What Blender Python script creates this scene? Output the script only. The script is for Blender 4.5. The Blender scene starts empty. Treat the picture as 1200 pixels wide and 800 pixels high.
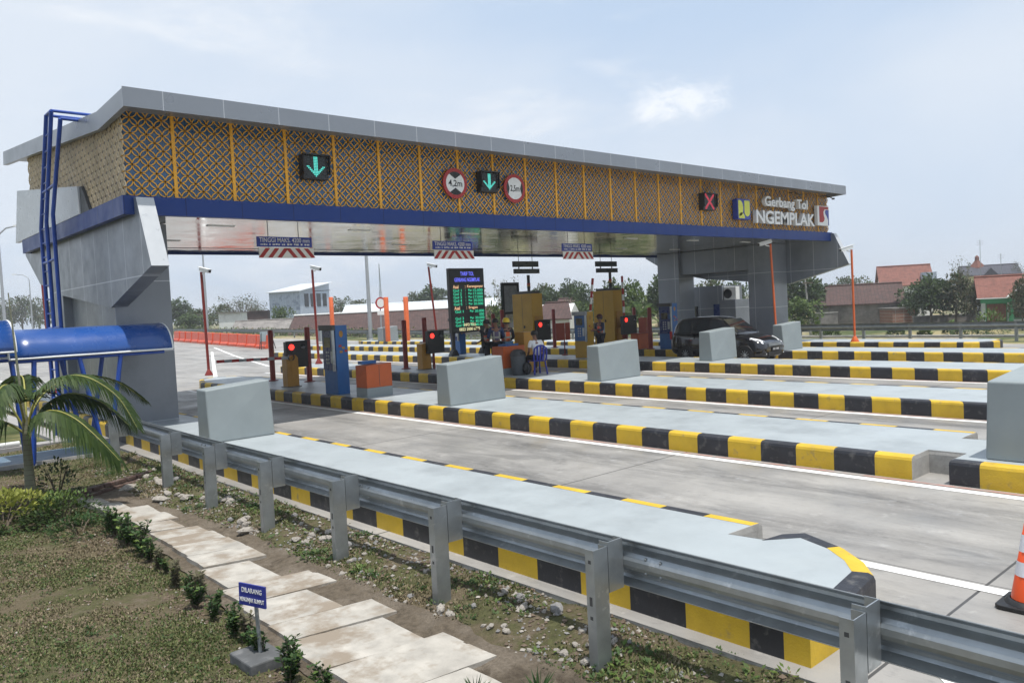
import bpy, bmesh, math, random
import numpy as np
from mathutils import Vector, Matrix, noise as mnoise
random.seed(7)
RNG = np.random.default_rng(11)
sc = bpy.context.scene
COL = sc.collection
PI = math.pi
R = math.radians

# ------------------------------------------------------------------ camera
YAW, PITCH, ROLL, F, EYE = R(48.262), R(-2.546), R(-2.805), 930.0, 2.3
_f = Vector((math.cos(PITCH)*math.cos(YAW), math.cos(PITCH)*math.sin(YAW), math.sin(PITCH)))
_r = Vector((math.sin(YAW), -math.cos(YAW), 0)); _u = _r.cross(_f)
_r, _u = math.cos(ROLL)*_r + math.sin(ROLL)*_u, -math.sin(ROLL)*_r + math.cos(ROLL)*_u
cam = bpy.data.cameras.new('camera'); camo = bpy.data.objects.new('camera', cam); COL.objects.link(camo)
cam.sensor_width = 36; cam.sensor_fit = 'HORIZONTAL'; cam.lens = F/1200*36
cam.clip_start = .1; cam.clip_end = 6000
mw = Matrix((( _r.x, _u.x, -_f.x, 0), (_r.y, _u.y, -_f.y, 0), (_r.z, _u.z, -_f.z, EYE), (0, 0, 0, 1)))
camo.matrix_world = mw
sc.camera = camo

def at(px, py, depth):
    "a surveyed point of the site: photo bearing and distance in metres"
    d = _f*F + _r*(px-600) + _u*(400-py)
    return Vector((0, 0, EYE)) + d*(depth/F)

# ------------------------------------------------------------------ materials
def lin(c):
    if isinstance(c, str):
        c = [int(c[i:i+2], 16)/255 for i in (0, 2, 4)]
        c = [x/12.92 if x <= .04045 else ((x+.055)/1.055)**2.4 for x in c]
    return tuple(c)[:3]

class G:
    "small node-graph helper"
    def __init__(s, name):
        s.m = bpy.data.materials.new(name); s.m.use_nodes = True
        s.t = s.m.node_tree; s.b = s.t.nodes['Principled BSDF']; s.out = s.t.nodes['Material Output']
    def n(s, k, **p):
        x = s.t.nodes.new(k)
        for a, v in p.items(): setattr(x, a, v)
        return x
    def l(s, a, b): s.t.links.new(a, b)
    def val(s, inp, v):
        if hasattr(v, 'links') or hasattr(v, 'is_linked'): s.l(v, inp)
        else: inp.default_value = v
    def math(s, op, a, b=0.0, clamp=False):
        x = s.n('ShaderNodeMath', operation=op, use_clamp=clamp); s.val(x.inputs[0], a); s.val(x.inputs[1], b); return x.outputs[0]
    def mix(s, fac, a, b, mode='MIX'):
        x = s.n('ShaderNodeMix', data_type='RGBA', blend_type=mode)
        s.val(x.inputs[0], fac)
        for i, c in ((6, a), (7, b)):
            if isinstance(c, tuple): x.inputs[i].default_value = (*c[:3], 1)
            else: s.l(c, x.inputs[i])
        return x.outputs[2]
    def coord(s, rnd=True):
        tc = s.n('ShaderNodeTexCoord').outputs['Object']
        if not rnd: return tc
        oi = s.n('ShaderNodeObjectInfo').outputs['Random']
        v = s.n('ShaderNodeVectorMath', operation='ADD'); s.l(tc, v.inputs[0])
        k = s.math('MULTIPLY', oi, 37.0)
        cx = s.n('ShaderNodeCombineXYZ'); s.l(k, cx.inputs[0]); s.l(k, cx.inputs[1]); s.l(k, cx.inputs[2])
        s.l(cx.outputs[0], v.inputs[1]); return v.outputs[0]
    def noise(s, vec, scale, detail=4, rough=.55, sc3=None, dist=0):
        if sc3:
            mp = s.n('ShaderNodeMapping'); mp.inputs['Scale'].default_value = sc3; s.l(vec, mp.inputs[0]); vec = mp.outputs[0]
        x = s.n('ShaderNodeTexNoise'); x.inputs['Scale'].default_value = scale; x.inputs['Detail'].default_value = detail
        x.inputs['Roughness'].default_value = rough; x.inputs['Distortion'].default_value = dist
        s.l(vec, x.inputs['Vector']); return x.outputs['Fac']
    def ramp(s, fac, lo, hi, a=0., b=1.):
        x = s.n('ShaderNodeMapRange'); x.inputs[1].default_value = lo; x.inputs[2].default_value = hi
        x.inputs[3].default_value = a; x.inputs[4].default_value = b; s.l(fac, x.inputs[0]); return x.outputs[0]
    def bump(s, h, strength, dist=.01):
        x = s.n('ShaderNodeBump'); x.inputs['Strength'].default_value = strength; x.inputs['Distance'].default_value = dist
        s.l(h, x.inputs['Height']); s.l(x.outputs[0], s.b.inputs['Normal'])
    def line(s, axis_sock, period, offset, width):
        a = s.math('ADD', axis_sock, -offset); a = s.math('DIVIDE', a, period); a = s.math('FRACT', a)
        a = s.math('SUBTRACT', a, .5); a = s.math('ABSOLUTE', a)
        return s.math('GREATER_THAN', a, .5 - width/2/period)

def M(name, col, rough=.6, metal=0., var=.12, vs=3., bump=0., bs=60., col2=None, lo=.52, hi=.66, s2=1.5, spec=.5,
      seams=(), seamcol=(.5, .5, .5), sc3=None, coat=0., bd=.01):
    g = G(name); col = lin(col); b = g.b
    vec = g.coord()
    f = g.noise(vec, vs, 5, .6, sc3)
    c = g.mix(g.ramp(f, .3, .7), tuple(x*(1-var) for x in col), tuple(min(1, x*(1+var)) for x in col))
    if col2 is not None:
        f2 = g.noise(vec, s2, 6, .65)
        c = g.mix(g.ramp(f2, lo, hi), c, lin(col2))
    if seams:
        tc = g.coord(False); sx = g.n('ShaderNodeSeparateXYZ'); g.l(tc, sx.inputs[0]); fac = None
        for ax, per, off, w in seams:
            q = g.line(sx.outputs[ax], per, off, w); fac = q if fac is None else g.math('MAXIMUM', fac, q)
        c = g.mix(fac, c, lin(seamcol))
    g.l(c, b.inputs['Base Color'])
    r = g.ramp(g.noise(vec, vs*2.3, 3), .3, .7, max(.02, rough-.08), min(1, rough+.08)); g.l(r, b.inputs['Roughness'])
    b.inputs['Metallic'].default_value = metal; b.inputs['Specular IOR Level'].default_value = spec
    b.inputs['Coat Weight'].default_value = coat
    if bump: g.bump(g.noise(vec, bs, 4), bump, bd)
    return g.m

def EM(name, col, strength):
    g = G(name); g.b.inputs['Base Color'].default_value = (*[x*.3 for x in lin(col)], 1)
    g.b.inputs['Emission Color'].default_value = (*lin(col), 1); g.b.inputs['Emission Strength'].default_value = strength
    return g.m

# ------------------------------------------------------------------ objects
def tag(o, label=None, cat=None, group=None, kind=None):
    if label: o['label'] = label
    if cat: o['category'] = cat
    if group: o['group'] = group
    if kind: o['kind'] = kind
    return o
def thing(name, label, cat, loc=(0, 0, 0), group=None, rz=0):
    o = bpy.data.objects.new(name, None); o.empty_display_size = .2; COL.objects.link(o)
    o.location = loc; o.rotation_euler = (0, 0, rz)
    return tag(o, label, cat, group)
def link(name, me, parent=None):
    o = bpy.data.objects.new(name, me); COL.objects.link(o)
    if parent: o.parent = parent
    return o
def dup(o, loc=None, rz=None, label=None, parent=None, name=None, scale=None):
    c = o.copy(); COL.objects.link(c)
    if parent: c.parent = parent
    if loc is not None: c.location = loc
    if rz is not None: c.rotation_euler = (0, 0, rz)
    if scale is not None: c.scale = scale
    if label: c['label'] = label
    for ch in list(o.children): dup(ch, parent=c)
    return c

class MB:
    "collects faces; verts in world metres are stored relative to the given thing"
    def __init__(s, o=None):
        s.v = []; s.f = []; s.mi = []; s.sm = []; s.o = Vector(o.location) if o is not None else Vector((0, 0, 0))
    def add(s, vs, fs, m=0, smooth=False):
        k = len(s.v); o = s.o
        s.v += [(p[0]-o.x, p[1]-o.y, p[2]-o.z) for p in vs]
        for f in fs: s.f.append(tuple(i+k for i in f)); s.mi.append(m); s.sm.append(smooth)
        return s
    def face(s, pts, m=0): return s.add(pts, [tuple(range(len(pts)))], m)
    def box(s, x0, x1, y0, y1, z0, z1, m=0):
        v = [(x, y, z) for z in (z0, z1) for y in (y0, y1) for x in (x0, x1)]
        return s.add(v, [(0, 2, 3, 1), (4, 5, 7, 6), (0, 1, 5, 4), (2, 6, 7, 3), (0, 4, 6, 2), (1, 3, 7, 5)], m)
    def obox(s, c, size, rz=0, m=0, mat=None):
        M3 = mat or Matrix.Rotation(rz, 3, 'Z'); c = Vector(c); a, b, d = [x/2 for x in size]
        v = [c + M3 @ Vector((x, y, z)) for z in (-d, d) for y in (-b, b) for x in (-a, a)]
        return s.add(v, [(0, 2, 3, 1), (4, 5, 7, 6), (0, 1, 5, 4), (2, 6, 7, 3), (0, 4, 6, 2), (1, 3, 7, 5)], m)
    def tube(s, pts, r, n=8, m=0, cap=True, smooth=True, squash=1.):
        pts = [Vector(p) for p in pts]; rs = r if isinstance(r, (list, tuple)) else [r]*len(pts)
        vs = []; up = None
        for i, p in enumerate(pts):
            t = (pts[min(i+1, len(pts)-1)] - pts[max(i-1, 0)]).normalized()
            if up is None:
                up = Vector((0, 0, 1)) if abs(t.z) < .9 else Vector((0, 1, 0))
            a = t.cross(up)
            if a.length < 1e-4: a = t.cross(Vector((1, 0, 0)))
            a.normalize(); b = a.cross(t); up = b
            for k in range(n):
                w = 2*PI*k/n + PI/n
                vs.append(p + a*(math.cos(w)*rs[i]) + b*(math.sin(w)*rs[i]*squash))
        fs = [(i*n+k, i*n+(k+1) % n, (i+1)*n+(k+1) % n, (i+1)*n+k) for i in range(len(pts)-1) for k in range(n)]
        s.add(vs, fs, m, smooth)
        if cap:
            s.add(vs[:n], [tuple(range(n))[::-1]], m); s.add(vs[-n:], [tuple(range(n))], m)
        return s
    def lathe(s, prof, c=(0, 0, 0), n=16, m=0, smooth=True, sx=1., sy=1.):
        vs = [(c[0]+r*math.cos(2*PI*k/n)*sx, c[1]+r*math.sin(2*PI*k/n)*sy, c[2]+z) for r, z in prof for k in range(n)]
        fs = [(i*n+k, i*n+(k+1) % n, (i+1)*n+(k+1) % n, (i+1)*n+k) for i in range(len(prof)-1) for k in range(n)]
        return s.add(vs, fs, m, smooth)
    def prism(s, poly, ax, a0, a1, m=0):
        def q(p, a): return (a, p[0], p[1]) if ax == 'x' else (p[0], a, p[1]) if ax == 'y' else (p[0], p[1], a)
        n = len(poly); v = [q(p, a0) for p in poly] + [q(p, a1) for p in poly]
        return s.add(v, [tuple(range(n))[::-1], tuple(range(n, 2*n))] + [(i, (i+1) % n, n+(i+1) % n, n+i) for i in range(n)], m)
    def sphere(s, c, r, n=12, k=8, m=0, sx=1., sy=1., sz=1.):
        return s.lathe([(max(1e-3, r*math.sin(PI*i/k)), -r*sz*math.cos(PI*i/k)) for i in range(k+1)], c, n, m, True, sx, sy)
    def build(s, name, mats, parent=None, loc=None, bevel=0, bseg=2, fix=True):
        me = bpy.data.meshes.new(name); me.from_pydata(s.v, [], s.f)
        if not isinstance(mats, (list, tuple)): mats = [mats]
        for x in mats: me.materials.append(x)
        me.polygons.foreach_set('material_index', s.mi); me.polygons.foreach_set('use_smooth', s.sm)
        if fix:
            bm = bmesh.new(); bm.from_mesh(me); bmesh.ops.recalc_face_normals(bm, faces=bm.faces); bm.to_mesh(me); bm.free()
        me.update()
        o = link(name, me, parent)
        if parent is None and s.o.length and loc is None: o.location = s.o
        if loc is not None: o.location = loc
        if bevel:
            b = o.modifiers.new('bevel', 'BEVEL'); b.width = bevel; b.segments = bseg; b.limit_method = 'ANGLE'; b.angle_limit = R(40)
        return o

def quads(name, V, mats, parent=None, mi=None, per=4, smooth=False):
    "fast mesh of loose polygons with PER corners each, V = (n*per, 3) array"
    V = np.asarray(V, np.float32); n = len(V)//per
    me = bpy.data.meshes.new(name); me.vertices.add(len(V)); me.vertices.foreach_set('co', V.ravel())
    me.loops.add(len(V)); me.loops.foreach_set('vertex_index', np.arange(len(V), dtype=np.int32))
    me.polygons.add(n); me.polygons.foreach_set('loop_start', np.arange(0, len(V), per, dtype=np.int32))
    me.polygons.foreach_set('loop_total', np.full(n, per, np.int32))
    for x in (mats if isinstance(mats, (list, tuple)) else [mats]): me.materials.append(x)
    if mi is not None: me.polygons.foreach_set('material_index', np.asarray(mi, np.int32))
    me.update(calc_edges=True); me.validate()
    return link(name, me, parent)

def text_mesh(name, s, size, mat, parent, loc, extrude=.005, rot=None, bold=0., align='CENTER', sx=1., space=1.):
    cu = bpy.data.curves.new(name, 'FONT'); cu.body = s; cu.size = size; cu.extrude = extrude; cu.offset = bold
    cu.align_x = align; cu.align_y = 'CENTER'; cu.resolution_u = 3; cu.space_character = space
    t = bpy.data.objects.new(name, cu); COL.objects.link(t)
    dg = bpy.context.evaluated_depsgraph_get(); me = bpy.data.meshes.new_from_object(t.evaluated_get(dg))
    COL.objects.unlink(t); bpy.data.objects.remove(t)
    me.transform(Matrix.Diagonal((sx, 1, 1, 1)))
    me.transform(rot if rot is not None else Matrix.Rotation(PI/2, 4, 'X'))
    me.materials.clear(); me.materials.append(mat)
    o = link(name, me, parent); o.location = loc
    return o

# ------------------------------------------------------------------ world, sun
w = bpy.data.worlds.new('World'); sc.world = w; w.use_nodes = True
nt = w.node_tree; bg = nt.nodes['Background']
SUN_EL, SUN_AZ = R(75.5), R(261)      # direction to the sun: azimuth measured from +X to +Y
sky = nt.nodes.new('ShaderNodeTexSky'); sky.sky_type = 'NISHITA'; sky.sun_disc = False
sky.sun_elevation = SUN_EL; sky.sun_rotation = PI/2 - SUN_AZ; sky.air_density = 1.0; sky.dust_density = 3.5; sky.ozone_density = 1.2
tcw = nt.nodes.new('ShaderNodeTexCoord')
def wn(scale, sc3, detail=7, rough=.6, loc=(0, 0, 0)):
    mp = nt.nodes.new('ShaderNodeMapping'); mp.inputs['Scale'].default_value = sc3; mp.inputs['Location'].default_value = loc
    nt.links.new(tcw.outputs['Generated'], mp.inputs[0])
    x = nt.nodes.new('ShaderNodeTexNoise'); x.inputs['Scale'].default_value = scale; x.inputs['Detail'].default_value = detail
    x.inputs['Roughness'].default_value = rough; x.inputs['Distortion'].default_value = .4
    nt.links.new(mp.outputs[0], x.inputs['Vector']); return x.outputs['Fac']
def wr(s, a, b, c, d):
    x = nt.nodes.new('ShaderNodeMapRange'); x.interpolation_type = 'SMOOTHSTEP'
    for i, v in enumerate((a, b, c, d)): x.inputs[i+1].default_value = v
    nt.links.new(s, x.inputs[0]); return x.outputs[0]
def wmix(f, a, b):
    x = nt.nodes.new('ShaderNodeMix'); x.data_type = 'RGBA'
    if isinstance(f, float): x.inputs[0].default_value = f
    else: nt.links.new(f, x.inputs[0])
    for i, c in ((6, a), (7, b)):
        if isinstance(c, tuple): x.inputs[i].default_value = (*c, 1)
        else: nt.links.new(c, x.inputs[i])
    return x.outputs[2]
c0 = wmix(.86, sky.outputs[0], (5.2, 6.5, 8.3))                                 # humid haze over the blue
c0 = wmix(wr(wn(1.1, (1, 1, 2.2), 5, .5, (.35, .1, 0)), .32, .66, 0, .72), c0, (7.3, 7.75, 8.35))     # broad thin veil
c0 = wmix(wr(wn(3.0, (1, 1, 3.6), 8, .62, (.6, .25, .1)), .47, .74, 0, .68), c0, (8.3, 8.55, 8.9))   # faint streaks
# one small cumulus low over the canopy
pd = (_f*F + _r*(797-600) + _u*(400-117)).normalized()
dt = nt.nodes.new('ShaderNodeVectorMath'); dt.operation = 'DISTANCE'; dt.inputs[1].default_value = pd
sq = nt.nodes.new('ShaderNodeVectorMath'); sq.operation = 'MULTIPLY'; sq.inputs[1].default_value = (1, 1, 2.3)
sb_ = nt.nodes.new('ShaderNodeVectorMath'); sb_.operation = 'SUBTRACT'; sb_.inputs[1].default_value = pd
nt.links.new(tcw.outputs['Generated'], sb_.inputs[0]); nt.links.new(sb_.outputs[0], sq.inputs[0])
ln = nt.nodes.new('ShaderNodeVectorMath'); ln.operation = 'LENGTH'; nt.links.new(sq.outputs[0], ln.inputs[0])
near = wr(ln.outputs['Value'], .0, .17, 1, 0)
pn = wn(21, (1, 1, 1.7), 9, .68)
mu = nt.nodes.new('ShaderNodeMath'); mu.operation = 'MULTIPLY'; nt.links.new(near, mu.inputs[0]); nt.links.new(pn, mu.inputs[1])
c0 = wmix(wr(mu.outputs[0], .3, .62, 0, .62), c0, (9.6, 9.7, 9.9))
nt.links.new(c0, bg.inputs[0]); bg.inputs[1].default_value = .089
sl = bpy.data.lights.new('sun', 'SUN'); sl.energy = 3.8; sl.angle = R(.6); sl.color = (1, .96, .9)
so = bpy.data.objects.new('sun', sl); COL.objects.link(so)
sd = Vector((math.cos(SUN_EL)*math.cos(SUN_AZ), math.cos(SUN_EL)*math.sin(SUN_AZ), math.sin(SUN_EL)))
so.rotation_euler = sd.to_track_quat('Z', 'Y').to_euler(); so.location = (0, 0, 60)
sc.view_settings.view_transform = 'Standard'; sc.view_settings.look = 'None'; sc.view_settings.exposure = .38; sc.view_settings.gamma = 1
sc.view_settings.use_curve_mapping = False
try:
    sc.cycles.max_bounces = 6; sc.cycles.diffuse_bounces = 3; sc.cycles.glossy_bounces = 3; sc.cycles.transparent_max_bounces = 8
except Exception: pass

# ------------------------------------------------------------------ shared materials
MAT = {}
def mm(k, *a, **p):
    MAT[k] = M(k.replace('_', ' '), *a, **p); return MAT[k]
mm('island_paint', (.328, .362, .374), .42, var=.08, vs=1.2, bump=.12, bs=25, col2=(.235, .26, .27), lo=.5, hi=.8, s2=1.3)
mm('barrier_paint', (.235, .268, .275), .5, var=.06, vs=2, bump=.1, bs=30, col2=(.25, .28, .28), lo=.56, hi=.8, s2=2)
mm('kerb_yellow', (.56, .365, .02), .58, var=.17, vs=2.2, bump=.3, bs=50, col2=(.3, .22, .08), lo=.6, hi=.72, s2=5)
mm('kerb_black', (.017, .018, .024), .5, var=.35, vs=2.2, bump=.25, bs=50, col2=(.085, .083, .08), lo=.55, hi=.7, s2=8)
mm('raw_concrete', (.34, .33, .31), .85, var=.2, vs=5, bump=.4, bs=40, col2=(.2, .195, .18), lo=.5, hi=.7, s2=3)
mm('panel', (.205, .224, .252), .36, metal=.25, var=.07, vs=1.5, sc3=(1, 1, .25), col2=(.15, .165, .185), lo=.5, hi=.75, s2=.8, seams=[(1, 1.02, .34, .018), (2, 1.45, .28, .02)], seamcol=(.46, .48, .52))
mm('panel_pale_lit', (.46, .48, .5), .34, metal=.15, var=.03)  # pale cladding; also carries the painted sunlight of the fin fronts
mm('roof_edge', (.215, .235, .265), .33, metal=.35, var=.04, vs=.8, seams=[(0, 1.1, 5.375, .014)], seamcol=(.45, .47, .5))
mm('roof_edge_side', (.25, .27, .30), .33, metal=.35, var=.04, vs=.8)
mm('blue_band', (.008, .036, .18), .42, spec=.3, var=.08, vs=1, seams=[(0, 1.1, .38, .014), (1, 1.02, .2, .014)], seamcol=(.008, .015, .07))
mm('mirror', (.74, .73, .71), .14, metal=1., var=.03, vs=.7, seams=[(0, 1.22, .3, .008), (1, 2.44, .9, .02)], seamcol=(.05, .05, .05))
mm('screen_back', (.03, .09, .19), .22, var=.25, vs=1.4)
mm('lattice', (.80, .385, .022), .45, var=.12, vs=1.3)
mm('lattice_end_lit', (.66, .53, .35), .5, var=.25, vs=1.3)  # beige of light reflected at a grazing angle, painted into the end lattice
mm('end_back_sheen', (.17, .14, .12), .35, var=.3, vs=1.4)  # brown-beige of a glossy reflection, put into the end backing's colour
mm('galv', (.34, .365, .38), .4, metal=.75, var=.16, vs=4, bump=.08, bs=20, col2=(.5, .52, .53), lo=.6, hi=.7, s2=9)
mm('galv_dull', (.26, .28, .29), .5, metal=.5, var=.2, vs=5, col2=(.4, .41, .4), lo=.62, hi=.7, s2=12)
mm('blue_steel', (.010, .055, .30), .38, var=.15, vs=4)
mm('red_steel', (.21, .022, .016), .45, var=.15, vs=4)
mm('orange_steel', (.56, .105, .02), .45, var=.12, vs=4)
mm('white_plastic', (.72, .73, .72), .35, var=.04)
mm('black_matt', (.012, .012, .013), .5, var=.2)
mm('dark_grey', (.05, .052, .055), .5, var=.15)
mm('mach_blue', (.018, .105, .30), .4, var=.1, vs=3)
mm('mach_navy', (.012, .03, .13), .3, var=.15)
mm('cab_orange', (.44, .085, .016), .45, var=.1)
mm('cab_yellow', (.43, .245, .015), .45, var=.1, vs=2)
mm('gate_yellow', (.36, .175, .015), .45, var=.12)
mm('board_red', (.30, .045, .018), .5, var=.12)
mm('white_paint', (.72, .72, .70), .55, var=.07, vs=8)
mm('red_paint', (.36, .02, .02), .5, var=.1, vs=8)
mm('glass_dark', (.012, .016, .02), .06, var=.1, coat=.4)
mm('bark', (.11, .085, .06), .9, var=.3, vs=9, bump=.6, bs=30)
mm('tile_red', (.165, .062, .043), .8, var=.5, vs=2.2, seams=[(0, .32, 0, .05)], seamcol=(.15, .05, .035), col2=(.15, .06, .045), lo=.5, hi=.7, s2=2.2)
mm('tile_brown', (.07, .037, .031), .85, var=.5, vs=2.2, seams=[(0, .32, 0, .05)], seamcol=(.04, .022, .02), col2=(.05, .032, .03), lo=.48, hi=.7, s2=2)
mm('tile_dark', (.045, .045, .06), .7, var=.2, vs=10, seams=[(0, .4, 0, .05)], seamcol=(.025, .025, .035))
mm('old_wall', (.21, .195, .18), .9, var=.25, vs=2, bump=.3, bs=12, col2=(.115, .105, .1), lo=.45, hi=.68, s2=1.1)
mm('brick_wall', (.22, .11, .075), .9, var=.3, vs=8, seams=[(2, .3, 0, .05), (0, .8, 0, .05)], seamcol=(.28, .25, .22))
mm('white_wall', (.62, .63, .61), .8, var=.1, vs=2, col2=(.45, .45, .43), lo=.55, hi=.75)
mm('cream_wall', (.6, .53, .3), .8, var=.1)
mm('green_wall', (.02, .19, .07), .6, var=.1)
mm('corrugated', (.36, .42, .5), .5, var=.22, vs=1.2, seams=[(0, .45, 0, .06)], seamcol=(.26, .31, .38), col2=(.2, .24, .32), lo=.5, hi=.58, s2=1.2)
mm('zinc_roof', (.62, .65, .68), .45, metal=.2, var=.08, seams=[(0, .8, 0, .05)], seamcol=(.5, .53, .56))
mm('wood_brown', (.17, .06, .03), .6, var=.2, vs=6, seams=[(0, .35, .1, .03)], seamcol=(.07, .025, .015))
GREENS = {}
def leafm(k, a, b, tr=.25):
    g = G(k); vec = g.coord()
    oi = g.n('ShaderNodeNewGeometry').outputs['Random Per Island']
    c = g.mix(g.ramp(oi, 0, 1), lin(a), lin(b)); c = g.mix(g.ramp(g.noise(vec, .8, 3), .35, .65, 0, .45), c, tuple(x*.55 for x in lin(a)))
    g.l(c, g.b.inputs['Base Color']); g.b.inputs['Roughness'].default_value = .55; g.b.inputs['Specular IOR Level'].default_value = .25
    tn = g.n('ShaderNodeBsdfTranslucent'); g.l(c, tn.inputs[0]); ms = g.n('ShaderNodeMixShader'); ms.inputs[0].default_value = tr
    g.l(g.b.outputs[0], ms.inputs[1]); g.l(tn.outputs[0], ms.inputs[2]); g.l(ms.outputs[0], g.out.inputs[0])
    GREENS[k] = g.m; return g.m
leafm('dark_leaf', (.034, .06, .024), (.07, .105, .04))
leafm('mid_leaf', (.055, .095, .03), (.105, .15, .05))
leafm('light_leaf', (.08, .14, .03), (.15, .20, .05))
leafm('dry_leaf', (.10, .10, .055), (.16, .145, .09))
leafm('yellow_leaf', (.20, .23, .04), (.34, .35, .08))
leafm('bush_leaf', (.035, .07, .02), (.08, .12, .035))
leafm('hedge_leaf', (.025, .06, .018), (.06, .115, .03))
leafm('palm_leaf', (.026, .055, .014), (.085, .13, .034))
leafm('grass_leaf', (.10, .135, .042), (.23, .225, .10), .2)
leafm('straw', (.19, .155, .09), (.30, .245, .155), .15)
# ================================================================== ground
def ss(a, b, x):
    t = min(1, max(0, (x-a)/(b-a))); return t*t*(3-2*t)
def rz(Y): return min(1.5, .014*max(0., Y-48))
def gh(X, Y):
    "height of the natural ground"
    z = rz(Y)
    if X > 33: z += -.04 - 1.5*ss(37.5, 47, X)
    elif X > 4.3: z += -.35
    else: z += -.42 if Y < 18.9 else -.16
    if X < -30: z -= 1.4*ss(-30, -60, X)
    return z
def grid_mesh(name, xs, ys, fz, mats, smooth=True):
    v = [(x, y, fz(x, y)) for y in ys for x in xs]; n = len(xs)
    f = [(j*n+i, j*n+i+1, (j+1)*n+i+1, (j+1)*n+i) for j in range(len(ys)-1) for i in range(n-1)]
    me = bpy.data.meshes.new(name); me.from_pydata(v, [], f)
    for x in (mats if isinstance(mats, list) else [mats]): me.materials.append(x)
    me.polygons.foreach_set('use_smooth', [smooth]*len(f)); me.update()
    return link(name, me)
def ground_mat(name, green, dry, soil, sc=1.0, bump=.6, lo=.46, hi=.56, slo=.54, shi=.64):
    g = G(name); v = g.coord(False)
    a = g.mix(g.ramp(g.noise(v, 9*sc, 6, .7), .35, .65), green, tuple(x*.55 for x in green))
    b = g.mix(g.ramp(g.noise(v, 22*sc, 5, .7), .35, .65), dry, tuple(x*.62 for x in dry))
    c = g.mix(g.ramp(g.noise(v, .75*sc, 8, .68), lo, hi), a, b)
    s = g.mix(g.ramp(g.noise(v, 30*sc, 4, .7), .3, .7), soil, tuple(x*.55 for x in soil))
    c = g.mix(g.ramp(g.noise(v, 1.3*sc, 8, .7, dist=.6), slo, shi), c, s)
    g.l(c, g.b.inputs['Base Color']); g.b.inputs['Roughness'].default_value = .95; g.b.inputs['Specular IOR Level'].default_value = .15
    g.bump(g.noise(v, 26*sc, 6, .75), bump, .03)
    return g.m
far_grass = ground_mat('field', (.085, .11, .04), (.34, .29, .15), (.40, .345, .26), .14, .3)
verge_mat = ground_mat('verge', (.135, .135, .062), (.19, .155, .098), (.235, .19, .135), 2.4, 1.0)
dirt_mat = ground_mat('dirt', (.19, .155, .115), (.24, .20, .155), (.12, .095, .07), 1.8, 1.0)

def spread(a, b, n, p=1.0): return [a + (b-a)*(i/n)**p for i in range(n+1)]
xs = [-1500, -900, -500, -250, -120, -60, -30, -15, -6, 0, 2, 4.2, 4.35, 15, 33, 33.2, 35, 36.5, 38, 40, 42, 44, 46, 48, 52, 60, 80, 120, 200, 350, 600, 1000, 1600, 2600]
ys = [-600, -200, -60, -20, 0, 10, 18.8, 18.95, 30, 48, 60, 80, 100, 130, 160, 220, 350, 600, 1000, 1600, 2600]
tag(grid_mesh('ground', xs, ys, gh, far_grass), kind='structure')

# ---- pavement (concrete slabs of the toll plaza)
def pave_mat():
    g = G('plaza concrete'); v = g.coord(False); sx = g.n('ShaderNodeSeparateXYZ'); g.l(v, sx.inputs[0])
    c = g.mix(g.ramp(g.noise(v, .5, 7, .62), .36, .64), (.335, .322, .30), (.225, .217, .205))
    c = g.mix(g.ramp(g.noise(v, 1.0, 7, .7, (1, .16, 1)), .48, .66, 0, .7), c, (.15, .146, .14))
    c = g.mix(g.ramp(g.noise(v, 14, 5, .75, (1, .4, 1)), .56, .72, 0, .55), c, (.15, .145, .14))
    c = g.mix(g.ramp(g.noise(v, 3.3, 6, .7), .6, .72, 0, .5), c, (.45, .435, .41))
    # tyre tracks: two smeared bands down every lane
    trk = None
    for cx in (7.25, 8.65, 12.5, 14.0, 17.8, 19.2, 23.2, 24.6, 28.3, 29.6):
        d = g.math('ABSOLUTE', g.math('ADD', sx.outputs[0], -cx)); q = g.ramp(d, .05, .5, 1, 0)
        trk = q if trk is None else g.math('MAXIMUM', trk, q)
    sm = g.ramp(g.noise(v, 2.2, 7, .75, (1, .22, 1), .4), .42, .64)
    inl = g.ramp(sx.outputs[1], -4, 30, 1, .35)
    c = g.mix(g.math('MULTIPLY', g.math('MULTIPLY', g.math('MULTIPLY', trk, sm), .85), inl), c, (.065, .064, .063))
    spk = g.ramp(g.noise(v, 26, 10, .82, (1, .55, 1), .5), .54, .62); msk = g.ramp(g.noise(v, 1.6, 6, .7, (1, .3, 1)), .46, .6)
    c = g.mix(g.math('MULTIPLY', g.math('MULTIPLY', spk, msk), g.ramp(trk, 0, 1, .25, .85)), c, (.07, .069, .067))
    wh = g.ramp(g.noise(v, 9, 8, .8, (1, .55, 1), .7), .55, .66)
    c = g.mix(g.math('MULTIPLY', g.math('MULTIPLY', trk, wh), .7), c, (.33, .33, .33))
    c = g.mix(g.ramp(g.noise(v, .9, 8, .72, (1, .3, 1), .8), .58, .64, 0, .45), c, (.10, .098, .095))
    j = g.math('MAXIMUM', g.line(sx.outputs[1], 5.0, 2.1, .022), g.line(sx.outputs[0], 60, 6.62, .012))
    c = g.mix(j, c, (.06, .058, .055))
    g.l(c, g.b.inputs['Base Color']); g.l(g.ramp(g.noise(v, 1.3, 5), .35, .65, .38, .75), g.b.inputs['Roughness'])
    g.b.inputs['Specular IOR Level'].default_value = .4
    g.bump(g.noise(v, 70, 4, .7), .3, .006)
    return g.m
pm = pave_mat()
tag(grid_mesh('plaza_pavement', [4.312, 5, 8, 12, 16, 20, 24, 28, 32, 33.3], [-40, -10, 0, 5, 10, 20, 30, 40, 48, 60, 80, 100, 130, 155.2, 170, 220, 330, 500], lambda x, y: rz(y), pm), kind='structure')
b = MB(); b.box(4.313, 4.361, -40, 16.3, -.4, -.004)
tag(b.build('gutter', MAT['raw_concrete']), kind='structure')

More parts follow.
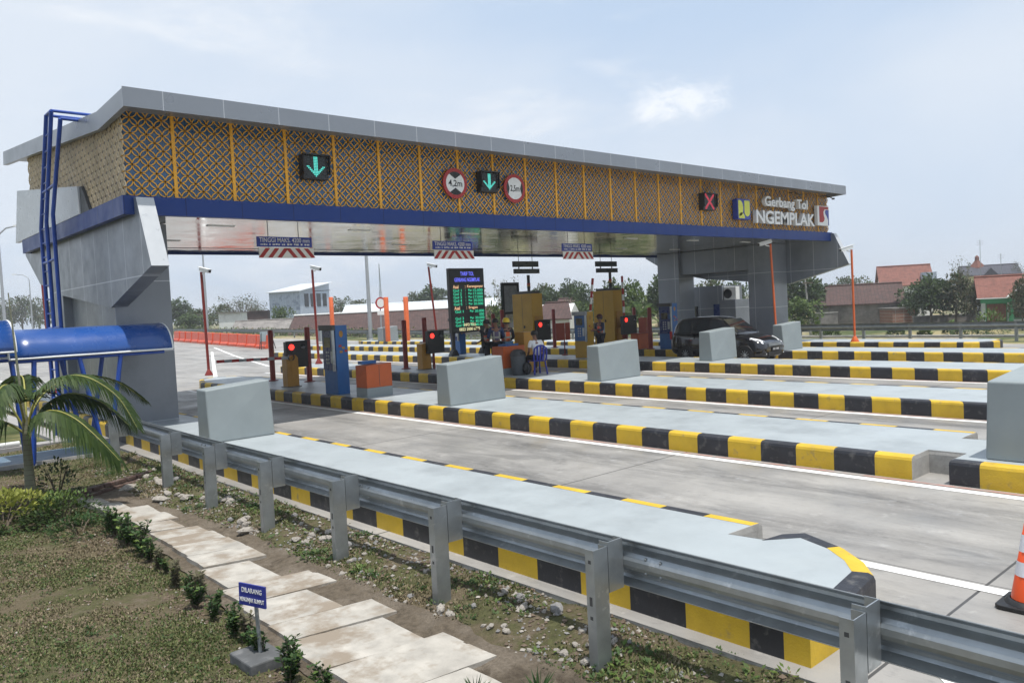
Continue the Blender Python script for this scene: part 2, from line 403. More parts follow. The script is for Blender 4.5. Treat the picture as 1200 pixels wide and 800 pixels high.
# painted lines: white edge line and a thin faded red one beside every kerb
wl = M('road line', (.74, .74, .72), .6, var=.08, vs=7, col2=(.45, .44, .42), lo=.6, hi=.72, s2=4)
rl = M('faded red line', (.36, .20, .17), .7, var=.15, vs=5, col2=(.33, .31, .29), lo=.48, hi=.62, s2=3)
def strip(name, x0, x1, y0, y1, z, m):
    b = MB(); n = max(1, int((y1-y0)/6))
    for i in range(n):
        a, c = y0+(y1-y0)*i/n, y0+(y1-y0)*(i+1)/n
        b.face([(x0, a, z+rz(a)), (x1, a, z+rz(a)), (x1, c, z+rz(c)), (x0, c, z+rz(c))])
    return tag(b.build(name, m), kind='structure')
strip('lane_line', 6.44, 6.57, -30, 3.25, .004, wl)
strip('lane_line', 6.43, 6.52, 3.2, 28, .004, wl)
for xn, y0, y1 in ((9.73, -20, 27), (14.7, -20, 32), (20.35, -20, 46), (25.4, -20, 50), (30.0, 9, 50)):
    strip('lane_line', xn-.30, xn-.16, y0, y1, .004, wl); strip('lane_edge_line', xn-.115, xn-.05, y0, y1, .004, rl)
for xf in (12.02, 16.95, 22.5, 27.6): strip('lane_line', xf+.1, xf+.22, -20, 27, .004, wl)
b = MB()
for pts in ([(5.02, 1.98), (5.04, 1.62), (4.75, 1.25), (4.65, 1.62)], [(5.04, 1.45), (5.02, .9), (4.6, .5), (4.6, 1.0)]):
    b.face([(x, y, .004) for x, y in pts])
b.face([(x, y, .004) for x, y in ((4.95, 0.3), (5.05, -.6), (4.6, -1.2), (4.6, -.4))])
tag(b.build('hatched_marking', wl), kind='structure')
# far carriageway edge
for xx in (33.0,): strip('lane_line', xx-.14, xx, 20, 300, .004, wl)
b = MB()   # diagonal run-in lines behind the gate
for (xa, ya, xb, yb) in ((11.6, 30, 21.5, 56), (16.5, 36, 24, 62), (6.5, 30, 6.9, 70)):
    d = Vector((yb-ya, xa-xb, 0)).normalized()*.08
    n = 6
    for i in range(n):
        p = Vector((xa+(xb-xa)*i/n, ya+(yb-ya)*i/n, 0)); q = Vector((xa+(xb-xa)*(i+1)/n, ya+(yb-ya)*(i+1)/n, 0))
        b.face([(u.x, u.y, .004+rz(u.y)) for u in (p-d, p+d, q+d, q-d)])
tag(b.build('lane_line', wl), kind='structure')

# ================================================================== islands
KH = .28
def arc_end(x0, x1, y, sgn, r, n=7):
    "rounded nose between x0 and x1 at y; sgn=-1 near end (towards smaller Y)"
    pts = []
    cx0, cx1 = x0+r, x1-r
    for i in range(n+1):
        a = PI + (PI/2)*i/n; pts.append((cx0+r*math.cos(a), y-sgn*r+sgn*-r*math.sin(a)))
    for i in range(n+1):
        a = 1.5*PI + (PI/2)*i/n; pts.append((cx1+r*math.cos(a), y-sgn*r+sgn*-r*math.sin(a)))
    return pts if sgn < 0 else pts[::-1]
def island(name, label, outline, phase=0., raw=(), restart=None, BL=.52, bls=None):
    BL0 = BL; bls = bls or {}
    """outline anticlockwise; RAW = indices of edges left as unpainted concrete (the duct notches)"""
    cx = sum(p[0] for p in outline)/len(outline); cy = sum(p[1] for p in outline)/len(outline)
    t = thing(name, label, 'traffic island', (cx, cy, 0))
    n = len(outline); restart = restart or {}; WD = [.012 if i in raw else .15 for i in range(n)]
    P2 = [Vector((*p, 0)) for p in outline]
    nrm = []
    for i in range(n):
        e = (P2[(i+1) % n]-P2[i]).normalized(); nrm.append(Vector((-e.y, e.x, 0)))      # inward for anticlockwise
    inner = []
    for i in range(n):
        a, c = nrm[i-1], nrm[i]; wa, wc = WD[i-1], WD[i]; det = a.x*c.y-a.y*c.x
        inner.append(P2[i]+(a+c).normalized()*max(wa, wc) if abs(det) < .05 else P2[i]+Vector(((wa*c.y-wc*a.y)/det, (a.x*wc-c.x*wa)/det, 0)))
    kb = MB(t); s = phase
    prof = [(0, -.03), (0, KH-.05), (.012, KH-.018), (.045, KH), (1, KH+.001)]   # first = share of outward offset, last inner
    for i in range(n):
        A, B, Ai, Bi = P2[i], P2[(i+1) % n], inner[i], inner[(i+1) % n]
        L = (B-A).length; cuts = [0.]; s = restart.get(i, s); BL = bls.get(i, BL0)
        q = s
        while True:
            nx = (math.floor(q/BL+1e-6)+1)*BL
            if nx-s >= L-1e-4: break
            cuts.append((nx-s)/L); q = nx
        cuts.append(1.)
        for a, c in zip(cuts[:-1], cuts[1:]):
            mid = s+L*(a+c)/2; col = 2 if i in raw else int(math.floor(mid/BL)) % 2
            rows = []
            for tt in (a, c):
                o = A.lerp(B, tt); ii = Ai.lerp(Bi, tt); d = (ii-o)
                dn = d.normalized() if d.length else nrm[i]
                rows.append([o+dn*(min(f_, d.length*.9) if f_ < 1 else d.length)+Vector((0, 0, z)) for f_, z in prof])
            for k in range(4):
                kb.add([rows[0][k], rows[1][k], rows[1][k+1], rows[0][k+1]], [(0, 1, 2, 3)], col, k in (1, 2))
        s += L
    kb.build('kerb', [MAT['kerb_yellow'], MAT['kerb_black'], MAT['raw_concrete']], t)
    sb = MB(t); sb.face([(p.x, p.y, KH-.001) for p in inner])
    sb.face([(p.x, p.y, -.02) for p in inner][::-1])
    sb.build('paving', MAT['island_paint'], t, fix=False)
    return t
# island beside the guardrail, with a rounded nose and one duct notch
o1 = [(4.46, 10.0), (4.46, 2.577), (4.46, 2.40), (5.0, 2.40), (5.56, 2.48), (5.80, 2.66), (6.02, 2.92), (6.20, 3.34), (6.06, 3.45), (5.80, 3.50), (5.76, 3.79), (6.23, 3.77), (6.23, 29.0), (4.95, 29.0), (4.58, 18.0)]
island('toll_island', 'pale painted island behind the long guardrail with a rounded kerbed nose', o1, .319, raw=(8, 9, 10), restart={1: 0., 11: 0.}, BL=.5, bls={k: .645 for k in range(1, 8)})
o2 = [(9.73, -3), (11.86, -3), (11.86, 3.50), (11.3, 3.52), (11.26, 3.82), (11.86, 3.84), (11.86, 26.5), (11.5, 27.9), (10.9, 28.6), (10.2, 27.9), (9.73, 26.5), (9.73, 3.87), (10.25, 3.87), (10.25, 3.46), (9.73, 3.46)]
island('toll_island', 'second toll island with notched kerbs, carrying the orange cabinet and red tollgate lamp', o2, .3, raw=(2, 3, 4, 11, 12, 13), restart={10: .69, 14: .72, 5: 0.})
o3 = [(14.7, -3), (16.8, -3), (16.8, 31), (15.7, 32.5), (14.7, 31)]
island('toll_island', 'middle toll island with the person on a blue plastic chair', o3, .1, restart={4: .49})
o4 = [(20.35, -4), (22.45, -4), (22.45, 44), (21.4, 46), (20.35, 44)]
island('toll_island', 'toll island carrying the tariff board and the yellow ticket machine', o4, .2, restart={4: .15}, BL=.54)
o5 = [(25.4, -4), (27.5, -4), (27.5, 50), (26.4, 52), (25.4, 50)]
island('toll_island', 'toll island on the far side of the black car', o5, .33, restart={4: .69}, BL=.54)
o6 = arc_end(30.0, 32.1, 9.3, -1, .8, 5) + [(32.1, 50), (31, 52), (30.0, 50)]
island('toll_island', 'farthest toll island, next to the roadside guardrail and dry grass', o6, .05, restart={14: .82}, BL=.54)
# back kerb carrying on along the road edge behind the gate
kb = MB(); s = 0
kt = thing('road_kerb', 'striped yellow and black kerb along grass behind the blue ladder', 'kerb', (4.95, 29.1, 0)); kb = MB(kt)
for i in range(44):
    y0 = 29.05+i*.5; x = 4.93+(y0-29)*.06
    kb.add([(x, y0, -.05), (x, y0+.5, -.05), (x, y0+.5, .24), (x, y0, .24), (x+.04, y0, .28), (x+.04, y0+.5, .28), (x+.2, y0+.5, .28), (x+.2, y0, .28), (x+.2, y0, -.05), (x+.2, y0+.5, -.05)],
           [(0, 1, 2, 3), (3, 2, 5, 4), (4, 5, 6, 7), (7, 6, 9, 8)], i % 2)
kb.build('kerb_stone', [MAT['kerb_yellow'], MAT['kerb_black']], kt)

# concrete crash blocks on the islands
def crash_block(label, x0, x1, y0, y1, z1, lean=.07, back=.0):
    t = thing('crash_block', label, 'crash barrier', ((x0+x1)/2, (y0+y1)/2, KH), 'concrete crash blocks on island ends'); b = MB(t)
    z0 = KH-.001; zt = z0+z1; zs = zt+.08
    v = [(x0, y0, z0), (x1, y0, z0), (x1, y1, z0), (x0, y1, z0), (x0+back, y0+lean, zt-.05), (x1-.03, y0+lean*.6, zt+.03), (x1-.03, y1-.03, zt+.03), (x0+back, y1-.03, zt-.045)]
    b.add(v, [(3, 2, 1, 0), (4, 5, 6, 7), (0, 1, 5, 4), (1, 2, 6, 5), (2, 3, 7, 6), (3, 0, 4, 7)])
    b.build('block', MAT['barrier_paint'], t, bevel=.025, bseg=3)
    return t
crash_block('grey crash block behind the long guardrail, nearest the grey tower leg', 4.88, 6.02, 13.05, 13.55, .93)
crash_block('grey crash block between the orange cabinet and the guarded lane kerb, below the tariff board', 9.96, 11.5, 13.17, 13.65, .92)
crash_block('grey crash block in front of the yellow ticket machine and guard in orange vest', 15.02, 16.6, 13.5, 14.0, .95)
crash_block('grey crash block hiding the rear door of the black car', 21.1, 22.5, 14.3, 14.8, .96)
crash_block('grey crash block in front of the orange camera pole, beside the black car nose', 25.45, 26.75, 14.3, 14.75, .95)
crash_block('grey crash block cut by the frame on the notched island end', 10.02, 11.5, 1.7, 3.17, .95, .0)

# ================================================================== guardrails
WP = [(.0, -.158), (.015, -.155), (.07, -.128), (.083, -.108), (.078, -.085), (.03, -.06), (.009, -.04), (.001, -.017), (.001, .017), (.009, .04), (.03, .06), (.078, .085), (.083, .108), (.07, .128), (.015, .155), (.0, .158)]
def w_beam(mb, pts, zc, face):
    "sweep of the two-wave profile; FACE=+1: waves stand out to the +normal side (right of the walking direction)"
    rows = []
    for i, p in enumerate(pts):
        a = Vector(pts[max(0, i-1)]); c = Vector(pts[min(len(pts)-1, i+1)]); d = (c-a).normalized(); nr = Vector((d.y, -d.x))*face
        rows.append([(p[0]+nr.x*x, p[1]+nr.y*x, zc[i]+z) for x, z in WP])
    n = len(WP)
    vs = [v for r_ in rows for v in r_]
    mb.add(vs, [(i*n+k, i*n+k+1, (i+1)*n+k+1, (i+1)*n+k) for i in range(len(rows)-1) for k in range(n-1)], 0, False)
gt = thing('guardrail', 'long galvanised guardrail with two-wave beam running beside the stony verge', 'guardrail', (3.9, 5, 0))
PY = [14.7, 11.85, 10.15, 8.5, 6.88, 5.24, 3.50, 1.80, .1]
PX = lambda Y: 3.70 + (.0 if Y < 11 else .045*(Y-11)**1.0*.6)
pts = [(PX(y)+.29, y) for y in [15.0, 14.0, 13.0, 12, 11, 9, 7, 5, 3, 1, -1, -4]]
mb = MB(gt); w_beam(mb, pts, [.56]*len(pts), -1)
beam = mb.build('beam', MAT['galv'], gt, fix=False)
sol = beam.modifiers.new('sheet', 'SOLIDIFY'); sol.thickness = .004
# splice bolts and lap seam
for y in (7.0-.2, 3.50-.22, 11.0):
    for dz in (-.085, .085):
        for dy in (0, -.12):
            sp = MB(gt); sp.sphere((PX(y)+.29+.01, y+dy, .56+dz*.55), .012, 6, 4); sp.build('bolt', MAT['galv_dull'], beam)
pb = None
for i, y in enumerate(PY):
    x = PX(y); zt = .70 if i != 0 else .72; zb = -.42
    m = MB(gt); T = .006; D, Wd = .135, .075
    dx = (x, x+D); e = random.uniform(-.004, .004)
    m.box(x, x+D, y-Wd/2, y-Wd/2+T, zb, zt); m.box(x, x+T, y-Wd/2+T, y+Wd/2, zb, zt); m.box(x+D-T, x+D, y-Wd/2+T, y+Wd/2, zb, zt)
    m.box(x, x+T, y+Wd/2-.012, y+Wd/2-.012+T, zb, zt-.01) if False else None
    p = m.build('post', MAT['galv'], gt)
    sl_ = MB(gt)
    for z in (.62, .36, .25): sl_.box(x-.001, x+.001, y-.012, y+.012, z-.03 if z < .5 and z > .3 else z-.012, z+.03 if z < .5 and z > .3 else z+.012)
    sl_.build('slot', MAT['dark_grey'], p)
    k = MB(gt); xa, xb = x+D+.004, x+.286
    k.box(xa, xb, y-Wd/2-.002, y-Wd/2+T, .39, .725); k.box(xa, xa+T, y-Wd/2+T, y+Wd/2, .39, .725); k.box(xb-T, xb, y-Wd/2+T, y+Wd/2, .39, .725)
    k.build('spacer', MAT['galv'], p)
tm = MB(gt); tm.lathe([(.02, -.16), (.16, -.155), (.17, 0), (.16, .155), (.02, .16)], (PX(15.1)+.24, 15.15, .56), 12, sx=.5)
tm.build('end_cap', MAT['galv_dull'], gt)

def far_rail(name, label, pts, group=None, post_every=2.0, face=1):
    t = thing(name, label, 'guardrail', (pts[0][0], pts[0][1], rz(pts[0][1])), group); m = MB(t)
    w_beam(m, pts, [.60+rz(p[1]) for p in pts], face); bm_ = m.build('beam', MAT['galv_dull'], t, fix=False)
    k = 0
    for a, c in zip(pts[:-1], pts[1:]):
        L = math.dist(a, c); n = max(1, int(L/post_every))
        for i in range(n):
            x = a[0]+(c[0]-a[0])*i/n; y = a[1]+(c[1]-a[1])*i/n; z = rz(y)
            if k < 60:
                q = MB(t); q.box(x+.02, x+.14, y-.05, y+.05, z-.5, z+.74); q.build('post', MAT['galv_dull'], t)
            k += 1
    return t
far_rail('guardrail', 'distant roadside guardrail in front of the village houses and dry grass', [(35.3, -6), (35.3, 20), (35.3, 48)])
far_rail('guardrail', 'distant guardrail along the rising road behind the orange water barriers', [(35.3, 49), (35.3, 80), (34.9, 110), (34.9, 155), (33, 200), (29, 260)], post_every=4)

# ================================================================== the gate building
gate = thing('toll_gate', 'toll gate canopy with yellow ring lattice screen, blue band and grey clad legs', 'toll gate', (5.2, 17.8, 0))
XL, XR, YF, YB = 4.52, 31.3, 15.4, 24.3
ZB0, ZB1, ZS = 4.30, 4.64, 6.2
def sub(name, mb, m, parent=gate, **k): return mb.build(name, m, parent, **k)
# roof slab with upturned sloped edge: profile in Y-Z, swept along X
RXL, RXR = 4.40, 30.75
prof_t = [(14.75, 6.41), (16.4, 6.34), (25.4, 7.17)]
prof_b = [(14.753, 6.215), (16.38, 6.15), (25.4, 6.95)]
m = MB(gate); m.prism(prof_t+prof_b[::-1], 'x', RXL+.12, RXR+.49)
side_p = [(14.753, 6.41), (16.4, 6.342), (25.4, 7.172), (25.5, 6.83), (16.38, 6.0), (14.753, 6.09)]
m.prism(side_p, 'x', RXL+.012, RXL+.118); m.prism(side_p, 'x', RXR+.492, RXR+.6)
roof = sub('roof', m, MAT['roof_edge_side'])
m = MB(gate); m.box(RXL, RXR+.612, 14.725, 14.752, 6.085, 6.425); sub('roof_fascia', m, MAT['roof_edge'], roof)
# screen: dark blue backing box, behind the lattice
m = MB(gate); m.box(XL+.08, XR-.08, YF+.085, YF+.2, ZB1-.02, 6.22)
m.prism([(YF+.2, ZB1-.02), (23.25, ZB1-.02), (23.25, 6.70), (16.4, 6.08), (YF+.2, 6.16)], 'x', XL+.085, XL+.2)
m.prism([(YF+.2, ZB1-.02), (23.25, ZB1-.02), (23.25, 6.70), (16.4, 6.08), (YF+.2, 6.16)], 'x', XR-.2, XR-.085)
m.box(XL+.2, XR-.2, 23.15, 23.25, ZB1-.02, 6.72)
m.mi = [0]*6+[1]*14+[0]*6
sub('screen_backing', m, [MAT['screen_back'], MAT['end_back_sheen']])
# lattice of interlocked rings on a diagonal grid
def ring_field(u0, u1, v0, top, d, fpos, thick, name, parent, mat):
    w_ = .0190; n = 24
    a = np.linspace(0, 2*PI, n+1); V = []; ca, sa = np.cos(a), np.sin(a)
    for i in range(int((u1-u0)/d)+2):
        for j in range(int(2.2/d)):
            if (i+j) % 2: continue
            cu, cv = u0+(i+.3)*d, v0+j*d
            for k in range(n):
                p = [(cu+q*ca[kk], cv+q*sa[kk]) for q, kk in ((d-w_/2, k), (d+w_/2, k), (d+w_/2, k+1), (d-w_/2, k+1))]
                mu = sum(x[0] for x in p)/4; mv = sum(x[1] for x in p)/4
                if mu < u0 or mu > u1 or mv < v0 or mv > top(mu): continue
                f0 = [fpos(u, v, 0) for u, v in p]; f1 = [fpos(u, v, thick) for u, v in p]
                V += f0; V += [f0[1], f0[2], f1[2], f1[1]]; V += [f0[3], f0[0], f1[0], f1[3]]
    o = parent.location
    return quads(name, np.array(V)-np.array([o.x, o.y, o.z]), mat, parent)
lat = ring_field(XL, XR, ZB1+.02, lambda u: 6.215, 1.1365/8, lambda u, v, d: (u, YF+.068+d, v), .007, 'lattice_screen', gate, MAT['lattice'])
sidetop = lambda y: 6.13-(y-YF)*.045 if y < 16.4 else 6.06+(y-16.4)*.094
ring_field(YF+.02, 23.3, ZB1+.03, sidetop, 1.1365/8, lambda u, v, d: (XL+.04+d, u, v), .02, 'end_lattice_screen', gate, MAT['lattice_end_lit'])
ring_field(YF+.02, 23.3, ZB1+.03, sidetop, 1.1365/8, lambda u, v, d: (XR-.04-d, u, v), .02, 'end_lattice_screen', gate, MAT['lattice_end_lit'])
for i in range(24):
    x = 5.464+1.1365*i
    if x < XR-.2:
        m = MB(gate); m.box(x-.03, x+.03, YF+.056, YF+.1, ZB1+.01, 6.21); sub('mullion', m, MAT['lattice'], lat)
# blue band
m = MB(gate); m.box(XL-.06, XR+.05, YF-.06, YF+.0-.004+.1, ZB0, ZB1); m.box(XL-.06, XL+.06, YF+.1, 24.1, ZB0, ZB1); m.box(XR-.06, XR+.05, YF+.1, 24.1, ZB0, ZB1)
m.box(XL+.06, XR-.06, 24.0, 24.1, ZB0, ZB1)
sub('blue_band', m, MAT['blue_band'])
# mirror-like ceiling with a dark gap near the back
m = MB(gate); m.box(XL+.07, XR-.07, YF+.105, 22.55, ZB0+.07, ZB0+.10); m.box(XL+.07, XR-.07, 22.75, 23.99, ZB0+.07, ZB0+.10)
ceil = sub('ceiling', m, MAT['mirror'])
m = MB(gate); m.box(XL+.07, XR-.07, 22.5, 22.8, ZB0+.12, ZB0+.16); sub('ceiling_gap', m, MAT['black_matt'], ceil)
for x in (7, 10.5, 14, 17.5, 21, 24.5, 28):
    for y in (17.2, 20.6):
        m = MB(gate); m.box(x-.3, x+.3, y, y+.12, ZB0+.055, ZB0+.069); sub('ceiling_lamp', m, MAT['white_plastic'], ceil)
# legs: clad columns and bracket fins on the outer sides
def leg(x0, x1, y0, y1, name='column'):
    m = MB(gate); m.box(x0, x1, y0, y1, KH-.02 if x0 < 20 else 0.1, ZB0+.06); return sub(name, m, MAT['panel'], bevel=.012)
leg(4.72, 5.82, 17.2, 18.4); leg(4.72, 5.82, 21.4, 22.6)
leg(30.05, 31.2, 17.3, 18.45); leg(30.05, 31.2, 22.0, 23.2)
m = MB(gate); m.box(4.92, 5.6, 18.4, 21.4, KH-.02, ZB0); sub('recessed_wall', m, MAT['panel'])
FP = [(15.22, 4.60), (14.62, 3.32), (17.25, 2.66), (21.4, 3.1), (22.4, 3.32), (23.3, 3.45), (24.8, 4.30), (24.8, 4.60)]
for x0, x1 in ((4.65, 4.96), (31.22, 31.52)):
    m = MB(gate); m.prism([(y, z) for y, z in FP], 'x', x0, x1, 0)
    m.mi = [0]*len(m.f); m.mi[-8] = 1      # front slope: its sunlit brightness is painted in as a paler colour
    fin = sub('bracket_fin', m, [MAT['panel'], MAT['panel_pale_lit']])
# rear upright side panel on the outer face
m = MB(gate); m.prism([(18.3, 4.645), (18.3, 5.22), (24.2, 5.95), (24.85, 4.645)], 'x', XL-.07, XL+.03); sub('side_panel', m, MAT['panel_pale_lit'])
m = MB(gate); m.prism([(17.65, 4.645), (18.15, 5.2), (18.32, 5.2), (18.32, 4.645)], 'x', XL-.03, XL+.03); sub('side_recess', m, MAT['dark_grey'])
# inner beam on the right hand frame
m = MB(gate); m.box(30.2, 31.1, 18.45, 22.0, 3.35, ZB0+.05); sub('beam', m, MAT['panel'])

# ---- roof ladder
lt = thing('roof_ladder', 'blue steel ladder with a bent top reaching the canopy roof', 'ladder', (4.1, 20, -.15))
LX = 4.1
def kink(y0, z1, y1, z2): return [(LX, y0, -.2), (LX, y0-.02, z1), (LX, y1, z2)]
A, B_, C_ = kink(20.1, 4.5, 18.85, 6.75), kink(19.55, 4.62, 18.4, 6.75), kink(18.92, 4.7, 17.72, 6.45)
for P_ in (A, B_, C_):
    m = MB(lt); m.tube(P_, .042, 8); m.build('stile', MAT['blue_steel'], lt)
def onl(P_, z):
    a, b, c = [Vector(q) for q in P_]
    return a.lerp(b, (z-a.z)/(b.z-a.z)) if z < b.z else b.lerp(c, (z-b.z)/(c.z-b.z))
for i in range(21):
    z = .15+i*.31; m = MB(lt); m.tube([onl(A, z), onl(B_, z)], .018, 6); m.build('rung', MAT['blue_steel'], lt)
for z in (.75, 2.3, 3.75, 5.25):
    m = MB(lt); m.tube([onl(A, z), onl(B_, z), onl(C_, z+.03)], .032, 6); m.build('stay', MAT['blue_steel'], lt)
m = MB(lt)
m.tube([A[2], (5.3, 18.85, 6.75)], .032, 6); m.tube([B_[2], (5.3, 18.4, 6.75)], .032, 6); m.tube([C_[2], (4.45, 17.72, 6.45)], .032, 6)
m.tube([(LX, 18.85, 6.75), (LX, 18.4, 6.75)], .032, 6); m.tube([(4.8, 18.4, 6.75), (4.8, 18.4, 6.5)], .025, 6)
m.build('roof_handrail', MAT['blue_steel'], lt)
# ================================================================== verge, path, planting
def vh(X, Y):
    n = mnoise.noise(Vector((X*.9, Y*.9, 3.1)))*.03 + mnoise.noise(Vector((X*3.3, Y*3.3, 1.7)))*.016 + mnoise.noise(Vector((X*9, Y*9, .7)))*.009
    z = -.135 + n
    z += .105*ss(3.35, 4.25, X)*ss(15.5, 12, Y) + .1*ss(4.0, 4.3, X)*ss(12, 15.5, Y)*ss(16.4, 16.2, Y) - .02*ss(2.2, 2.6, X)*ss(3.7, 3.3, X)
    if X > 3.4: z += max(0, mnoise.noise(Vector((X*5, Y*5, 9)))*.05)*ss(16, 13, Y)
    return z
vx = spread(-9, -1, 20) + spread(-.95, 4.36, 118); vy = spread(-5, 2.9, 30) + spread(2.95, 12, 200) + spread(12.06, 18.85, 110)
tag(grid_mesh('grass_verge', vx, vy, vh, verge_mat), kind='structure')
# trodden soil under and beside the slabs
def path_l(Y): return 2.78 if Y > 9.5 else 2.78-.34*ss(9.5, 4.5, Y)
def path_r(Y): return 3.28+.2*ss(12, 8.5, Y)+.03*mnoise.noise(Vector((Y*1.5, 0, 0)))
def dirt_edge(Y, s): return .09*mnoise.noise(Vector((Y*1.7, s, 4)))+.04*mnoise.noise(Vector((Y*5, s, 1)))
b = MB(); prev = None; rows = []
def soil_z(x, Y, xl, xr):
    z = max(vh(x, Y)+.006, -.145)+.004
    drift = ss(.38, .0, (xr-x)) * (.5+.9*mnoise.noise(Vector((x*2.2, Y*1.6, 6)))) + .45*ss(.05, .4, mnoise.noise(Vector((x*1.5, Y*1.1, 14))))*ss(.9, .2, xr-x)
    return max(z, -.142+.04*max(0, min(1, drift))+.006*mnoise.noise(Vector((x*14, Y*14, 3))))
for i in range(260):
    Y = 2.4+i*.0408; xl, xr = path_l(Y)-.06+dirt_edge(Y, 0)*.6, path_r(Y)+.12+dirt_edge(Y, 5)
    rows.append([(xl+(xr-xl)*k/44, Y, soil_z(xl+(xr-xl)*k/44, Y, xl, xr)) for k in range(45)])
v = [p for r_ in rows for p in r_]
b.add(v, [(i*45+k, i*45+k+1, (i+1)*45+k+1, (i+1)*45+k) for i in range(259) for k in range(44)], 0, True)
tag(b.build('soil_path', dirt_mat), kind='structure')
slab_m = M('cast slab', (.36, .338, .30), .85, var=.22, vs=5, bump=.45, bs=40, col2=(.235, .195, .15), lo=.46, hi=.6, s2=2.6)
SL = []; y_ = 12.35; q_ = random.Random(8)
while y_ > 2.3:
    l_ = q_.choice([.42, .5, .55, .62, .75]); SL.append((y_-l_/2, l_-.012)); y_ -= l_
rs = random.Random(3)
for i, (yc, ln) in enumerate(SL):
    xl, xr = path_l(yc)+rs.uniform(.0, .05), path_r(yc)-rs.choice([.0, .05, .1, .2, .3])
    xl += rs.uniform(0, .06); xc = (xl+xr)/2; wd = xr-xl; t_ = Vector((xc, yc-.1, -.107+rs.uniform(-.006, .008)))
    bm_ = MB(); nx, ny = 7, 5; h = .05
    def q(k, j, z):
        u, vv = k/nx-.5, j/ny-.5
        jx = .011*mnoise.noise(Vector((k*1.3, j*1.7, i*3.1))) if k in (0, nx) else 0
        jy = .007*mnoise.noise(Vector((k*1.9, j*1.1, i*2.3))) if j in (0, ny) else 0
        return (u*wd+jx, vv*ln+jy-u*.1, z)
    top = [q(k, j, 0) for j in range(ny+1) for k in range(nx+1)]; bot = [q(k, j, -h) for j in range(ny+1) for k in range(nx+1)]
    N = (nx+1)*(ny+1); fs = []
    for j in range(ny):
        for k in range(nx):
            a = j*(nx+1)+k; fs += [(a, a+1, a+nx+2, a+nx+1)]
    ring = list(range(nx+1)) + [(nx+1)*(j+1)-1 for j in range(1, ny+1)] + [N-1-k for k in range(1, nx+1)] + [(nx+1)*j for j in range(ny-1, 0, -1)]
    fs += [(a, ring[(n_+1) % len(ring)], N+ring[(n_+1) % len(ring)], N+a) for n_, a in enumerate(ring)]
    bm_.add(top+bot, fs)
    o = bm_.build('concrete_slab', slab_m, loc=t_)
    o.rotation_euler = (rs.uniform(-.012, .012), rs.uniform(-.018, .018), rs.uniform(-.03, .03))
    tag(o, 'worn pale concrete slab laid in the footpath below the guardrail', 'paving slab', 'pale slabs of the footpath')
# brick edging at the end of the path
be = thing('brick_edging', 'low course of dark weathered bricks across the far end of the slab path', 'brick edging', (3.2, 12.9, -.12))
bmat = M('weathered brick', (.10, .062, .05), .9, var=.35, vs=9, bump=.5, bs=30, col2=(.17, .14, .12), lo=.5, hi=.68, s2=5)
for c_ in range(2):
    for i in range(7):
        a = i/7; x = 2.72+1.3*a+c_*.06; y = 12.45+.75*a
        m = MB(be); m.obox((x+.09, y+c_*.1+.06, -.12+c_*.065), (.19+rs.uniform(-.02, .02), .1, .055), .52+rs.uniform(-.08, .08), mat=None)
        m.build('brick', bmat, be, bevel=.008)
    m = None
m = MB(be)
for i in range(5): m.obox((2.72+i*.012, 12.2-i*.28, -.1), (.06, .27, .07), .05)
m.build('side_kerb', MAT['raw_concrete'], be)

# ---- loose stones
def rock(seed, r=1.):
    rr_ = random.Random(seed); bm = bmesh.new(); bmesh.ops.create_icosphere(bm, subdivisions=2, radius=r)
    off = Vector((rr_.uniform(0, 50), rr_.uniform(0, 50), rr_.uniform(0, 50))); sx_, sy_, sz_ = rr_.uniform(.8, 1.25), rr_.uniform(.6, 1), rr_.uniform(.45, .75)
    for v_ in bm.verts:
        n_ = mnoise.noise(v_.co*1.2+off)*.45+mnoise.noise(v_.co*3+off)*.16
        v_.co = v_.co*(1+n_); v_.co.x *= sx_; v_.co.y *= sy_; v_.co.z *= sz_
    me = bpy.data.meshes.new('stone'); bm.to_mesh(me); bm.free(); return me
stone_m = M('pale stone', (.31, .285, .25), .9, var=.25, vs=6, bump=.5, bs=18, col2=(.17, .15, .13), lo=.5, hi=.66, s2=4)
stone_b = M('grey stone', (.2, .195, .19), .9, var=.25, vs=6, bump=.5, bs=18)
protos = [rock(i) for i in range(7)]
for i, me in enumerate(protos): me.materials.append(stone_b if i in (5,) else stone_m)
def in_path(x, y): return path_l(y)-.1 < x < path_r(y)+.08 and y < 12.6
rs = random.Random(21); n = 0
while n < 120:
    y = rs.uniform(2.8, 14) if n > 50 else rs.uniform(3.5, 9.5); x = 3.45+abs(rs.gauss(.35, .28))
    if x > 4.32 or in_path(x, y) or mnoise.noise(Vector((x*2, y*1.2, 2))) < -.12: continue
    s = rs.choice([.022, .026, .03, .036, .045, .06]) * (1.15 if y > 9 else 1.)
    o = link('stone', protos[n % 7]); o.location = (x, y, vh(x, y)+s*.25); o.scale = (s, s, s); o.rotation_euler = (rs.uniform(-.4, .4), rs.uniform(-.4, .4), rs.uniform(0, 6.3))
    tag(o, 'loose pale stone lying in the rubble along the guardrail posts', 'stone', 'loose stones along the guardrail'); n += 1
for i, (x, y, s) in enumerate(((3.52, 11.3, .11), (3.72, 10.9, .1), (3.45, 12.6, .12), (3.85, 12.2, .13), (3.6, 8.7, .12))):
    o = link('boulder', protos[i]); o.location = (x, y, vh(x, y)+.02); o.scale = (s*1.3, s, s*.7); o.rotation_euler = (0, .2, i*1.7)
    tag(o, 'larger half buried grey rock at the foot of a guardrail post', 'rock', 'half buried rocks near the guardrail')
